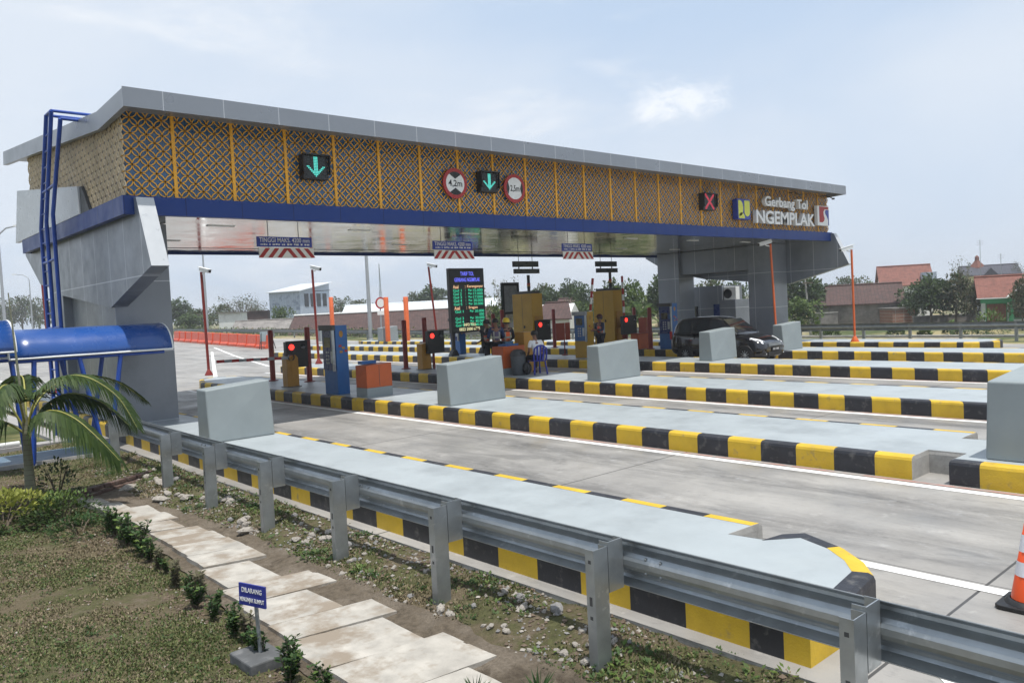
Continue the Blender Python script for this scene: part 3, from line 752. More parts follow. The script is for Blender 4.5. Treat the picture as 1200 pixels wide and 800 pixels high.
# gravel and clods: too many to count
V = []; mi = []
oct_ = np.array([(1, 0, 0), (-1, 0, 0), (0, 1, 0), (0, -1, 0), (0, 0, 1), (0, 0, -1)], float)
tri = [(0, 2, 4), (2, 1, 4), (1, 3, 4), (3, 0, 4), (2, 0, 5), (1, 2, 5), (3, 1, 5), (0, 3, 5)]
cnt = 0
while cnt < 17000:
    y = rs.uniform(2.3, 15); r_ = rs.random()
    if r_ < .33:
        x = rs.uniform(3.4, 4.34); dens = mnoise.noise(Vector((x*2.2, y*1.4, 5)))
        if dens < rs.uniform(-.35, .35): continue
    else:
        x = rs.uniform(-.5, 2.75) if rs.random() < .6 else rs.uniform(2.2, 2.75)
        if mnoise.noise(Vector((x*1.2, y*1.2, 8))) < rs.uniform(-.45, .35): continue
    if in_path(x, y): continue
    s = rs.choice([.006, .008, .01, .012, .018, .024])*(.7 if x < 3 else 1.)
    P_ = oct_*np.array([rs.uniform(.6, 1.2)*s, rs.uniform(.6, 1.2)*s, rs.uniform(.4, .9)*s])
    a = rs.uniform(0, 6.3); c_, s_ = math.cos(a), math.sin(a)
    P_ = np.stack([P_[:, 0]*c_-P_[:, 1]*s_, P_[:, 0]*s_+P_[:, 1]*c_, P_[:, 2]], 1)+np.array([x, y, vh(x, y)+s*.3])
    for t in tri: V += [P_[t[0]], P_[t[1]], P_[t[2]]]
    mi += [(rs.choice([0, 0, 1, 1, 1, 2])) if x > 3 else (1 if rs.random() < .93 else 0)]*8; cnt += 1
clod = M('soil clod', (.135, .10, .072), .95, var=.35, vs=9)
tag(quads('gravel', np.array(V), [stone_m, clod, stone_b], mi=mi, per=3), kind='stuff')

# ---- lawn: small leaves over the soil
def lawn():
    V = []; mi = []
    N = 100000; k = 0; tries = 0
    rr_ = random.Random(5)
    while k < N and tries < 600000:
        tries += 1
        q = rr_.random()
        if q < .7: x = rr_.uniform(-.6, 2.75); y = rr_.uniform(2.5, 12.5)
        elif q < .87: x = rr_.uniform(3.3, 4.34); y = rr_.uniform(2.0, 15.5)
        else: x = rr_.uniform(-1.5, 4.3); y = rr_.uniform(11, 18.8)
        v = Vector((x, y, 0))-Vector((0, 0, 0)); dpt = x*.665+y*.746
        lat_ = x*.746-y*.665
        if lat_ < -.72*dpt-.3: continue
        if in_path(x, y) and (rr_.random() > .02): continue
        if 16.4 < y < 18.0: continue
        d = mnoise.noise(Vector((x*.8, y*.8, 12)))*.8+mnoise.noise(Vector((x*2.6, y*2.6, 2)))*.6+mnoise.noise(Vector((x*7, y*7, 6)))*.35
        if x > 3.3 and y < 15: d -= .12
        bare = .35*ss(1.6, 2.6, x)*ss(8, 5, y) if x < 2.8 else 0
        if d-bare < rr_.uniform(-.42, .42): continue
        far = 1+.05*max(0, dpt-6)
        h = rr_.uniform(.008, .022)*far*(1.5 if x > 3.3 and d > .15 else 1); wd = rr_.uniform(.0035, .009)*far
        z = vh(x, y); a = rr_.uniform(0, 6.28); lean = rr_.uniform(.2, 1.35)
        dx, dy = math.cos(a), math.sin(a); tip = (x+dx*h*math.sin(lean)*1.3, y+dy*h*math.sin(lean)*1.3, z+h*math.cos(lean)+.006)
        mid = (x+dx*h*.5*math.sin(lean), y+dy*h*.5*math.sin(lean), z+h*.6*math.cos(lean)+.004); px_, py_ = -dy*wd, dx*wd
        V += [(x, y, z-.004), (mid[0]-px_, mid[1]-py_, mid[2]), tip, (mid[0]+px_, mid[1]+py_, mid[2])]
        dry = mnoise.noise(Vector((x*.7, y*.7, 30)))*1.5+mnoise.noise(Vector((x*2.1, y*2.1, 33)))*.8
        mi.append(1 if rr_.random() < .42+.5*max(-.6, -dry*1.5) - (.25 if x > 3.3 else 0) else (2 if rr_.random() < .3 else 0)); k += 1
    return quads('lawn', np.array(V), [GREENS['grass_leaf'], GREENS['straw'], GREENS['mid_leaf']], mi=mi)
tag(lawn(), kind='stuff')

# ---- leafy plants
def weeds():
    V = []; mi = []; rr_ = random.Random(15); k = 0
    while k < 520:
        if rr_.random() < .62: x = rr_.uniform(3.45, 4.32); y = rr_.uniform(2.0, 14.5)
        else: x = rr_.uniform(-.6, 2.6); y = rr_.uniform(4.5, 12.5)
        if in_path(x, y) or mnoise.noise(Vector((x*1.6, y*1.3, 40))) < rr_.uniform(-.25, .3): continue
        z = vh(x, y); n = rr_.randint(9, 18); sz = rr_.uniform(.02, .05)*(1.25 if x > 3.4 else .8); m_ = rr_.choice([0, 0, 1, 2])
        for i in range(n):
            a = rr_.uniform(0, 6.28); l = rr_.uniform(.2, 1)*sz; px_, py_ = x+math.cos(a)*l*1.2, y+math.sin(a)*l*1.2; e = rr_.uniform(.15, .9); L = sz*rr_.uniform(.5, 1)
            d = Vector((math.cos(a)*math.cos(e), math.sin(a)*math.cos(e), math.sin(e))); p = Vector((px_, py_, z+rr_.uniform(0, sz*.6))); s_ = d.cross(Vector((0, 0, 1))).normalized()*L*.3
            V += [tuple(p), tuple(p+d*L*.5-s_), tuple(p+d*L), tuple(p+d*L*.5+s_)]; mi.append(m_)
        k += 1
    return quads('weeds', np.array(V), [GREENS['mid_leaf'], GREENS['light_leaf'], GREENS['hedge_leaf']], mi=mi)
tag(weeds(), kind='stuff')
def leaf_cloud(n, fn, size, seed, droop=.3, aspect=.45, flat=.5):
    "fn(rng) -> (position, outward direction); returns quads of pointed leaves"
    r_ = random.Random(seed); V = []
    for i in range(n):
        p, o = fn(r_); o = o.normalized()
        d = (o+Vector((r_.uniform(-1, 1), r_.uniform(-1, 1), r_.uniform(-.6, .9)))*.75).normalized(); d.z -= droop*r_.random(); d.normalize()
        s = size*r_.uniform(.6, 1.3); side = d.cross(Vector((r_.uniform(-flat, flat), r_.uniform(-flat, flat), 1))).normalized()*s*aspect*.5
        m_ = p+d*s*.5; m_.z += s*.04
        V += [p, m_-side, p+d*s, m_+side]
    return np.array([tuple(x) for x in V])
def bush(name, label, cat, loc, rx, ry, h, n, leaf, mats, seed, group=None, split=None, stems=5):
    t = thing(name, label, cat, loc, group)
    def fn(r_):
        a = r_.uniform(0, 6.28); e = math.acos(r_.uniform(-.15, 1)); k = r_.uniform(.55, 1.)**.5
        lump = 1+.28*mnoise.noise(Vector((math.cos(a)*1.6+seed, math.sin(a)*1.6, e*1.6)))
        o = Vector((math.sin(e)*math.cos(a), math.sin(e)*math.sin(a), math.cos(e)))
        return Vector((o.x*rx*k*lump, o.y*ry*k*lump, max(.02, .12*h+o.z*h*.9*k*lump))), o
    V = leaf_cloud(n, fn, leaf, seed)
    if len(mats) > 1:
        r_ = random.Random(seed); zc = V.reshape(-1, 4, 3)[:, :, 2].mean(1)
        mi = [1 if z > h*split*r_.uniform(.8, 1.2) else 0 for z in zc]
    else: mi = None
    quads('foliage', V, mats, t, mi)
    m = MB(); r_ = random.Random(seed+1)
    for i in range(stems):
        a = r_.uniform(0, 6.28); m.tube([(0, 0, -.05), (math.cos(a)*rx*.3, math.sin(a)*ry*.3, h*.45), (math.cos(a)*rx*.55, math.sin(a)*ry*.55, h*.8)], [.012, .008, .004], 5)
    m.build('stem', MAT['bark'], t)
    return t
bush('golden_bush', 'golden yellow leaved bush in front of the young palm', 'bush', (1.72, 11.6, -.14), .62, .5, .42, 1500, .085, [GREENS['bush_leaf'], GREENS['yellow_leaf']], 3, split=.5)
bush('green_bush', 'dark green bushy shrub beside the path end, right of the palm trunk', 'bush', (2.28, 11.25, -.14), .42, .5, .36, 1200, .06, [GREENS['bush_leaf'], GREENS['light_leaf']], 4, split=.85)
bush('low_shrub', 'low blue green ground shrub between the bush and the hedge row', 'shrub', (2.3, 10.45, -.14), .34, .45, .2, 700, .045, [GREENS['hedge_leaf']], 6)
bush('sparse_shrub', 'sparse dark shrub standing just behind the palm trunk', 'shrub', (2.62, 13.0, -.14), .28, .3, .52, 330, .07, [GREENS['dark_leaf']], 8)
hp = None
def hedge_plant(seed, reddish=False):
    t = thing('hedge_plant', 'x', 'hedge plant', (0, 0, 0), 'young hedge plants edging the footpath')
    r0 = random.Random(seed); st = [(r0.uniform(-.06, .06), r0.uniform(-.06, .06), r0.uniform(.15, .27)) for _ in range(6)]
    def fn(r_):
        s_ = r_.choice(st); k = r_.uniform(.15, 1); a = r_.uniform(0, 6.28)
        return Vector((s_[0]*k*1.3, s_[1]*k*1.3, s_[2]*k)), Vector((math.cos(a), math.sin(a), .5))
    quads('foliage', leaf_cloud(240, fn, .042, seed, .1, .55), [GREENS['dry_leaf' if reddish else 'hedge_leaf'], GREENS['light_leaf']], t, [1 if r0.random() < (.06 if reddish else .16) else 0 for _ in range(240)])
    m = MB()
    for s_ in st: m.tube([(0, 0, -.04), (s_[0]*.6, s_[1]*.6, s_[2]*.5), (s_[0]*1.2, s_[1]*1.2, s_[2])], [.006, .004, .002], 4)
    m.build('stem', MAT['bark'], t); return t
hps = [hedge_plant(40), hedge_plant(41), hedge_plant(42), hedge_plant(43, True)]
rs = random.Random(77); used = set()
HY = [10.2, 9.9, 9.62, 9.4, 9.1, 8.85, 8.6, 8.3, 8.05, 7.8, 7.55, 7.3, 7.05, 6.85, 6.62, 6.45, 6.2, 6.02, 5.85, 5.6, 5.42, 5.1, 4.92, 4.6, 4.3, 3.8]
for i, y in enumerate(HY):
    k = 3 if i in (7, 9, 10, 12, 18) else rs.choice([0, 1, 2]); x = path_l(y)-.2+rs.uniform(-.05, .05) + (.06 if y < 6 else 0)
    lab = 'small dried out brownish hedge plant in the row beside the slab path' if k == 3 else 'small glossy green hedge plant in the row beside the slab path'
    o = hps[k] if k not in used else dup(hps[k]); used.add(k)
    s = rs.uniform(.7, 1.05) * (1.35 if y > 8.5 else 1)
    o.location = (x, y, vh(x, y)-.005); o.rotation_euler = (0, 0, rs.uniform(0, 6.3)); o.scale = (s*1.15, s*1.15, s); o['label'] = lab
for i, (x, y) in enumerate(((2.93, 3.78), (3.2, 3.5))):
    def fn(r_):
        a = r_.uniform(0, 6.28); return Vector((0, 0, .01)), Vector((math.cos(a), math.sin(a), 1.2))
    t = thing('grass_tuft', ['spiky grey green tuft', 'larger spiky grey green tuft'][i]+' growing between the slabs at the bottom of the picture', 'grass tuft', (x, y, -.1)); quads('foliage', leaf_cloud(60, fn, .13+.02*i, 90+i, .1, .09), GREENS['hedge_leaf'], t)
t = thing('spiky_plant', 'pale spiky leaf tip at the lawn edge, far from the path', 'plant', (.72, 7.2, -.13))
def fn(r_):
    a = r_.uniform(0, 6.28); return Vector((0, 0, 0)), Vector((math.cos(a), math.sin(a), 1.3))
quads('foliage', leaf_cloud(26, fn, .2, 5, .1, .1), GREENS['yellow_leaf'], t)

# ---- young palm
RV = Vector((_r.x, _r.y, 0)).normalized(); DV = Vector((_f.x, _f.y, 0)).normalized()
pt = thing('young_palm', 'young coconut palm with drooping fronds among the bushes', 'palm', (2.227, 12.71, -.13))
trunk_m = M('palm trunk', (.16, .165, .11), .7, var=.2, vs=5, seams=[(2, .07, 0, .006)], seamcol=(.08, .07, .05))
m = MB(); m.lathe([(.11, -.06), (.105, .05), (.085, .14), (.078, .2), (.07, .22), (.062, .5), (.056, .8), (.05, 1.0), (.045, 1.15), (.03, 1.25)], (0, 0, 0), 12)
m.build('trunk', trunk_m, pt)
m = MB(); m.lathe([(.112, .0), (.12, .03), (.114, .07), (.105, .08), (.108, .12), (.1, .17), (.09, .19)], (0, 0, 0), 12); m.build('root_collar', MAT['bark'], pt)
m = MB(); m.tube([(0, 0, 1.1), tuple(RV*-.05+Vector((0, 0, 1.9))), tuple(RV*-.1+Vector((0, 0, 2.95)))], [.022, .017, .008], 6); m.build('spear_leaf', trunk_m, pt)
rach = M('palm rachis', (.27, .26, .06), .5, var=.15)
def frond(pts, lf_len, seed, mats=('palm_leaf',), hang=.8, n=82):
    r_ = random.Random(seed)
    P_ = [RV*u_+DV*d_+Vector((0, 0, z_)) for u_, d_, z_ in pts]
    # smooth the polyline
    Q = []
    for i in range(len(P_)-1):
        p0, p1, p2, p3 = P_[max(0, i-1)], P_[i], P_[i+1], P_[min(len(P_)-1, i+2)]
        for k in range(8):
            t = k/8; Q.append(.5*((2*p1)+(p2-p0)*t+(2*p0-5*p1+4*p2-p3)*t*t+(3*p1-p0-3*p2+p3)*t**3))
    Q.append(P_[-1]); m = MB(); m.tube([tuple(q) for q in Q], [.018*(1-.85*i/len(Q)) for i in range(len(Q))], 6)
    fr = m.build('frond', rach, pt)
    V = []
    for i in range(n):
        t = .2+.8*i/n; k = min(len(Q)-2, int(t*(len(Q)-1))); c = Q[k].lerp(Q[k+1], t*(len(Q)-1)-k); tg = (Q[k+1]-Q[k]).normalized()
        sd = tg.cross(Vector((0, 0, 1)))
        if sd.length < .1: sd = DV.copy()
        sd.normalize(); up = sd.cross(tg).normalized()
        L = lf_len*1.12*(math.sin(PI*min(1, .18+.82*t))**.6+.15)*r_.uniform(.8, 1.1)
        for s_ in (-1, 1):
            d = (sd*s_*.8+tg*.75+up*.35).normalized(); w_ = .025*r_.uniform(.8, 1.2)
            a = c.copy(); prevl = None; seg = 3
            for j in range(seg+1):
                q = c+d*L*(j/seg)*.95; q.z -= hang*L*(j/seg)**2*r_.uniform(.85, 1.1)
                wv = tg.cross(d).cross(d).normalized()*w_*(1-.92*(j/seg)**1.5) if j else tg*w_*.5
                if prevl: V += [prevl[0], prevl[1], q+wv, q-wv]
                prevl = (q-wv, q+wv)
    quads('leaflets', np.array([tuple(x) for x in V]), [GREENS[x] for x in mats], fr)
frond([(0.02, 0, 1.05), (.16, .0, 1.45), (.45, .03, 1.72), (.85, .05, 1.74), (1.25, .08, 1.45), (1.5, .08, 1.0)], .36, 1, hang=.75)
frond([(0.02, 0, .95), (.22, -.1, 1.2), (.5, -.2, 1.32), (.85, -.28, 1.2), (1.2, -.34, .9), (1.45, -.36, .62)], .33, 2, hang=1.2)
frond([(-.02, 0, 1.05), (-.16, -.1, 1.45), (-.42, -.15, 1.72), (-.8, -.2, 1.75), (-1.2, -.25, 1.45), (-1.5, -.3, 1.0)], .36, 3, hang=.9)
frond([(0, .02, 1.05), (-.1, .2, 1.5), (-.3, .5, 1.75), (-.62, .85, 1.7), (-.9, 1.15, 1.4)], .33, 4, hang=.8)
frond([(0, 0, 1.1), (.12, .25, 1.5), (.4, .6, 1.72), (.8, .95, 1.6), (1.1, 1.25, 1.25)], .33, 5, hang=.7)
frond([(0.02, .02, 1.02), (.2, .12, 1.34), (.5, .22, 1.5), (.9, .3, 1.36), (1.25, .36, 1.0)], .34, 8, hang=1.0)
frond([(0, 0, 1.08), (.05, -.2, 1.5), (.1, -.5, 1.72), (.16, -.85, 1.6), (.2, -1.1, 1.3)], .3, 9, hang=.9)
frond([(-.02, 0, 1.0), (-.18, -.2, 1.2), (-.4, -.42, 1.25), (-.65, -.6, 1.05), (-.82, -.74, .75)], .28, 6, hang=1.3, n=34)

# ---- keep-off-the-grass sign
sg = thing('lawn_sign', 'little blue sign with white lettering on a post in a dark concrete foot', 'sign', (2.25, 5.38, -.14))
m = MB(); m.obox((0, 0, .035), (.27, .34, .10), .03); m.build('foot', M('dark concrete', (.085, .088, .09), .75, var=.2, vs=6, bump=.2, col2=(.16, .16, .16), lo=.55, hi=.7, s2=6), sg, bevel=.012)
m = MB(); m.tube([(.02, 0, .05), (.006, .0, .55)], .014, 8); m.build('post', MAT['galv_dull'], sg)
SR = Matrix.Rotation(R(-68), 4, 'Z') @ Matrix.Rotation(R(2), 4, 'Y')
m = MB(); M3 = (SR).to_3x3()
m.obox((-.012, .0, .50), (.245, .012, .155), mat=M3); pl = m.build('plate', M('sign blue', (.02, .03, .23), .4, var=.06), sg)
nrm_ = M3 @ Vector((0, -1, 0))
for s_, dz, sz in (('DILARANG', .032, .048), ('MENGINJAK RUMPUT', -.036, .042)):
    p = Vector((-.012, .0, .50))+nrm_*.0085+M3 @ Vector((0, 0, dz))
    text_mesh('lettering', s_, sz, MAT['white_paint'], pl, p, .0008, SR @ Matrix.Rotation(PI/2, 4, 'X'), bold=.0006, sx=.56 if dz < 0 else .8)

# ---- covered footway: blue barrel roofs on V struts, blue walkway, stone drain
poly = M('blue polycarbonate', (.014, .065, .25), .27, var=.12, vs=1.1, coat=.15)
def barrel(name, label, x0, x1, yc, z0, hw, rise):
    t = thing(name, label, 'walkway roof', ((x0+x1)/2, yc, z0)); m = MB(t); n = 18
    def ring(x, e): return [(x, yc-(hw+e)*math.cos(PI*k/n), z0+(rise+e)*math.sin(PI*k/n)) for k in range(n+1)]
    r_ = [ring(x0+(x1-x0)*i/8, .004*math.sin(i*1.9)) for i in range(9)]
    m.add([p for q in r_ for p in q], [(i*(n+1)+k, i*(n+1)+k+1, (i+1)*(n+1)+k+1, (i+1)*(n+1)+k) for i in range(8) for k in range(n)], 0, True)
    sh = m.build('vault', poly, t, fix=False); sh.modifiers.new('t', 'SOLIDIFY').thickness = .008
    for x in (x0, x1):
        m = MB(t); m.tube(ring(x, .0), .018, 6); m.build('end_hoop', MAT['white_plastic'], t)
    for y in (yc-hw, yc+hw):
        m = MB(t); m.tube([(x0, y, z0), (x1, y, z0)], .02, 6); m.build('edge_rail', MAT['white_plastic'], t)
    for s_ in (-1, 1):
        m = MB(t); m.tube([(x0, yc+s_*(hw-.06), z0-.05), (x1-.15, yc+s_*(hw-.06), z0-.05)], .03, 6); m.build('purlin', MAT['blue_steel'], t)
    return t
vt = barrel('barrel_roof', 'long blue barrel vault roof beside the grey tower leg', 2.62, 5.36, 16.55, 1.80, .62, .50)
def vstrut(t, x, y, sp=.3, zt=1.75, z0=-.14, lean=0):
    m = MB(t); m.tube([(x-sp, y+lean, zt), (x, y, z0+.1), (x+.05, y, z0+.02), (x+.1, y, z0+.1), (x+.1+sp, y+lean, zt)], .042, 8); m.build('strut', MAT['blue_steel'], t)
vstrut(vt, 4.02, 15.98); vstrut(vt, 3.95, 17.0, .32); vstrut(vt, 2.78, 15.98, .12)
v2 = barrel('barrel_roof', 'shorter blue barrel vault roof set in front of the long one', -1.6, 2.6, 15.75, 1.95, .62, .52)
vstrut(v2, 1.9, 15.18, .25, 1.9); vstrut(v2, -.6, 15.18, .25, 1.9); vstrut(v2, 1.9, 16.3, .25, 1.9)
b = MB(); b.face([(-4, 16.45, -.085), (4.35, 16.45, -.085), (4.35, 17.75, -.085), (-4, 17.75, -.085)])
tag(b.build('blue_footway', M('blue painted concrete', (.09, .145, .20), .6, var=.15, vs=2, bump=.15, col2=(.16, .19, .22), lo=.52, hi=.7, s2=1.5)), kind='structure')
b = MB(); b.box(-4, 4.36, 16.36, 16.45, -.2, -.075); tag(b.build('footway_edge', MAT['raw_concrete']), kind='structure')
b = MB()   # grass shoulder between drain and kerb
def gs(name, poly_, z, m): 
    q = MB(); q.face([(x, y, z) for x, y in poly_]); return tag(q.build(name, m), kind='structure')
gs('grass_shoulder', [(4.2, 18.8), (4.95, 18.8), (5.4, 34), (6.2, 60), (4.2, 60)], -.10, verge_mat)
dr = thing('stone_drain', 'open drain of pale rough stone with flat concrete rims', 'drain', (2.5, 20, -.15))
m = MB(dr); m.prism([(4.24, 18.9), (4.24, 40), (3.88, 40), (3.88, 19.3), (-4, 19.3), (-4, 18.9)], 'z', -.3, -.09); m.build('rim', M('drain rim', (.3, .29, .285), .85, var=.15, vs=3, bump=.3), dr)
m = MB(dr); m.add([(3.88, 19.3, -.25), (3.88, 40, -.25), (2.6, 40, -1.1), (2.6, 20.2, -1.1), (-4, 19.3, -.25), (-4, 20.2, -1.1)], [(0, 1, 2, 3), (0, 3, 5, 4)]); m.face([(2.6, 40, -1.1), (-4, 40, -1.1), (-4, 20.2, -1.1), (2.6, 20.2, -1.1)])
m.build('stone_lining', M('rough stone', (.40, .385, .365), .9, var=.25, vs=5, bump=.9, bs=9, col2=(.13, .12, .11), lo=.52, hi=.6, s2=9), dr, fix=False)
pp = MB(); pp.tube([(-1, 18.6, -.02), (3.2, 19.05, -.03)], .05, 8)
tag(pp.build('white_pipe', MAT['white_plastic']), 'white plastic pipe lying along the rim of the stone drain', 'pipe')

# ---- traffic cone
cn = thing('traffic_cone', 'orange traffic cone with two white bands on a black base', 'traffic cone', (6.325, 1.735, .004))
m = MB(); m.prism([(-.18, -.15), (-.15, -.18), (.15, -.18), (.18, -.15), (.18, .15), (.15, .18), (-.15, .18), (-.18, .15)], 'z', 0, .03)
m.lathe([(.16, .03), (.14, .055), (.125, .06)], n=20); m.build('base', MAT['black_matt'], cn, bevel=.006)
def cr(z): return .118-(z-.06)*.165
m = MB(); m.lathe([(cr(.06), .06), (cr(.60), .60), (cr(.60)-.012, .605), (.012, .6)], n=24); m.build('body', M('cone orange', (.75, .085, .015), .45, var=.05), cn)
for z0, z1 in ((.23, .33), (.40, .52)):
    m = MB(); m.lathe([(cr(z0)+.003, z0), (cr(z1)+.003, z1)], n=24); m.build('reflective_band', M('reflective white', (.7, .7, .74), .35), cn, fix=False)
# ================================================================== equipment on the islands
red_led = EM('red lamp', (1., .03, .02), 2.6); green_led = EM('green led', (.12, .85, .72), .7); red_led2 = EM('red led', (1., .08, .14), .42)
led_g = EM('board green', (.05, .75, .42), .55); led_b = EM('board blue', (.16, .18, 1.), .8); led_o = EM('board amber', (1., .62, .35), .6); led_y = EM('board yellow', (.95, .9, .5), .6)
unlit = M('unlit led', (.02, .03, .03), .3)
def fit_text(name, s, w_, h_, mat, parent, loc, extrude=.01, bold=0., rot=None):
    o = text_mesh(name, s, 1., mat, parent, (0, 0, 0), 0.01, Matrix.Identity(4), bold)
    co = [v.co for v in o.data.vertices]; x0, x1 = min(c.x for c in co), max(c.x for c in co); y0, y1 = min(c.y for c in co), max(c.y for c in co)
    o.data.transform(Matrix.Translation((-(x0+x1)/2, -(y0+y1)/2, 0)))
    o.data.transform(Matrix.Diagonal((w_/(x1-x0), h_/(y1-y0), extrude/.01, 1))); o.data.transform(rot if rot is not None else Matrix.Rotation(PI/2, 4, 'X'))
    o.location = loc; return o

# --- bollards
def bollard(label, x, y, h, r=.085, mat='red_steel', z0=KH, group='tall steel guard posts on the islands'):
    t = thing('guard_post', label, 'guard post', (x, y, z0), group)
    m = MB(); m.lathe([(r, 0), (r, h-.03), (r*.85, h-.005), (.01, h)], n=12); m.build('post', MAT[mat], t)
    m = MB(); m.lathe([(.17, 0), (.17, .02), (.09, .04)], n=12, smooth=False); m.build('base_plate', MAT[mat] if mat != 'orange_steel' else MAT['dark_grey'], t)
    return t
for lab, x, y, h in (('dark red guard post crossed by the striped boom arm', 11.19, 24.17, 1.63), ('dark red guard post right of the lamp box, behind the blue ticket machine', 11.58, 22.44, 1.69),
                     ('dark red guard post left of the yellow gate housing, below the orange poles', 15.76, 23.33, 1.72), ('dark red guard post directly behind the red lamp left of the tariff board', 16.4, 23.0, 1.77),
                     ('red guard post by the folded red board, right of the lamp over the seated person', 26.0, 26.17, 1.79), ('red guard post between the last red lamp and the second red board', 30.4, 25.0, 1.67),
                     ('red guard post touching the blue ticket machine next to the black car', 25.75, 20.38, 1.69), ('red guard post seen between the tariff board and the workers', 21.15, 24.8, 1.75),
                     ('red guard post just behind the yellow helmet worker', 20.6, 23.6, 1.9), ('red guard post beside the guard in orange vest', 25.6, 23.0, 1.85)):
    bollard(lab, x, y, h)
for lab, x, y, h in (('slim bright orange pole, left one of the pair before the grey block', 30.25, 46.8, 3.25), ('slim bright orange pole, right one of the pair before the grey block', 31.0, 45.5, 3.2),
                     ('bright orange pole rising behind the blue ticket machine on the second island', 31.4, 56.5, 3.5)):
    bollard(lab, x, y, h, .17, 'orange_steel', rz(y)+.1, 'bright orange poles on the far islands')

# --- camera poles
def cam_pole(label, x, y, h, lean=(0, 0), aim=1, mat='red_steel', r=.05):
    t = thing('camera_pole', label, 'camera pole', (x, y, KH), 'camera poles on the islands')
    m = MB(); m.tube([(0, 0, .02), (lean[0], lean[1], h)], r, 10); p = m.build('pole', MAT[mat], t)
    m = MB(); m.lathe([(.16, 0), (.16, .02), (.06, .2), (.05, .22)], n=10); m.build('foot', MAT[mat], p)
    d = Vector((.35*aim, -.9*1, 0)).normalized() if aim > 0 else Vector((-.75, .55, 0)).normalized()
    tp = Vector((lean[0], lean[1], h)); M3 = Matrix((d, Vector((-d.y, d.x, 0)), Vector((0, 0, 1)))).transposed() @ Matrix.Rotation(R(14), 3, 'Y')
    m = MB(); m.tube([tp+Vector((0, 0, -.08)), tp+d*.16+Vector((0, 0, -.05)), tp+d*.22+Vector((0, 0, .03))], .022, 6); m.build('bracket', MAT['white_plastic'], t)
    m = MB(); m.obox(tp+d*.2+Vector((0, 0, .05)), (.50, .15, .13), mat=M3); c = m.build('camera', MAT['white_plastic'], t, bevel=.02)
    m = MB(); m.obox(tp+d*.18+Vector((0, 0, .125)), (.58, .18, .015), mat=M3); m.build('sun_shield', MAT['white_plastic'], c)
    m = MB(); m.obox(tp+M3 @ Vector((.255, 0, 0))+d*.2+Vector((0, 0, .05)), (.012, .1, .09), mat=M3); m.build('lens', MAT['black_matt'], c)
    return t
cam_pole('red camera pole standing alone near the end of the second island, beyond the boom tip', 11.2, 29.6, 3.85, (-.02, .05))
cam_pole('red camera pole rising above the blue ticket machine and orange pole', 16.1, 30.3, 3.95, (0, .1))
cam_pole('thin red camera pole at the left side of the tariff board', 22.3, 30.2, 4.05, (-.2, .2))
cam_pole('orange camera pole between the crash block and the far column, close to the black car', 27.25, 15.6, 3.86, (-.1, .08), -1, 'orange_steel', .042)
cam_pole('upright orange camera pole in front of the brick farmhouse', 30.3, 14.05, 3.55, (.0, .03), -1, 'orange_steel', .042)

# --- lane lamps (black box, one red lens lit) and gate housings
def lane_lamp(label, x, y, z=.82, w_=.68, h=.76):
    t = thing('lane_lamp', label, 'signal lamp', (x, y, KH), 'red signal lamps at the lanes')
    zz = z-KH
    m = MB(); m.box(-w_/2, w_/2, -.09, .09, zz, zz+h); c = m.build('housing', MAT['black_matt'], t, bevel=.015)
    m = MB(); m.lathe([(.001, 0), (.07, -.006), (.085, -.016)], n=16); r_ = m.build('red_lens', red_led, c); r_.data.transform(Matrix.Rotation(PI/2, 4, 'X')); r_.location = (-w_/2+.16, -.0925, zz+h-.16); r_.scale = (1, -1, 1)
    m = MB(); m.lathe([(.001, 0), (.07, -.006), (.085, -.016)], n=16); r_ = m.build('dark_lens', MAT['glass_dark'], c); r_.data.transform(Matrix.Rotation(PI/2, 4, 'X')); r_.location = (w_/2-.16, -.0925, zz+h-.16); r_.scale = (1, -1, 1)
    m = MB(); m.box(-w_/2-.02, w_/2+.02, -.2, -.09, zz+h+.001, zz+h+.02); m.build('visor', MAT['black_matt'], c)
    m = MB(); m.tube([(.0, .12, 0), (.0, .12, zz+h*.5)], .045, 8); m.build('stand', MAT['red_steel'], t)
    return t
lane_lamp('black lamp box with lit red lens on the second island, right of the striped boom', 10.73, 21.55)
lane_lamp('black lamp box with lit red lens just left of the tariff board', 16.17, 22.1)
lane_lamp('black lamp box with lit red lens above the seated person in white shirt', 20.94, 21.7, .95, .72)
lane_lamp('black lamp box with lit red lens right of the guard in orange vest', 25.64, 21.4, .9, .85)

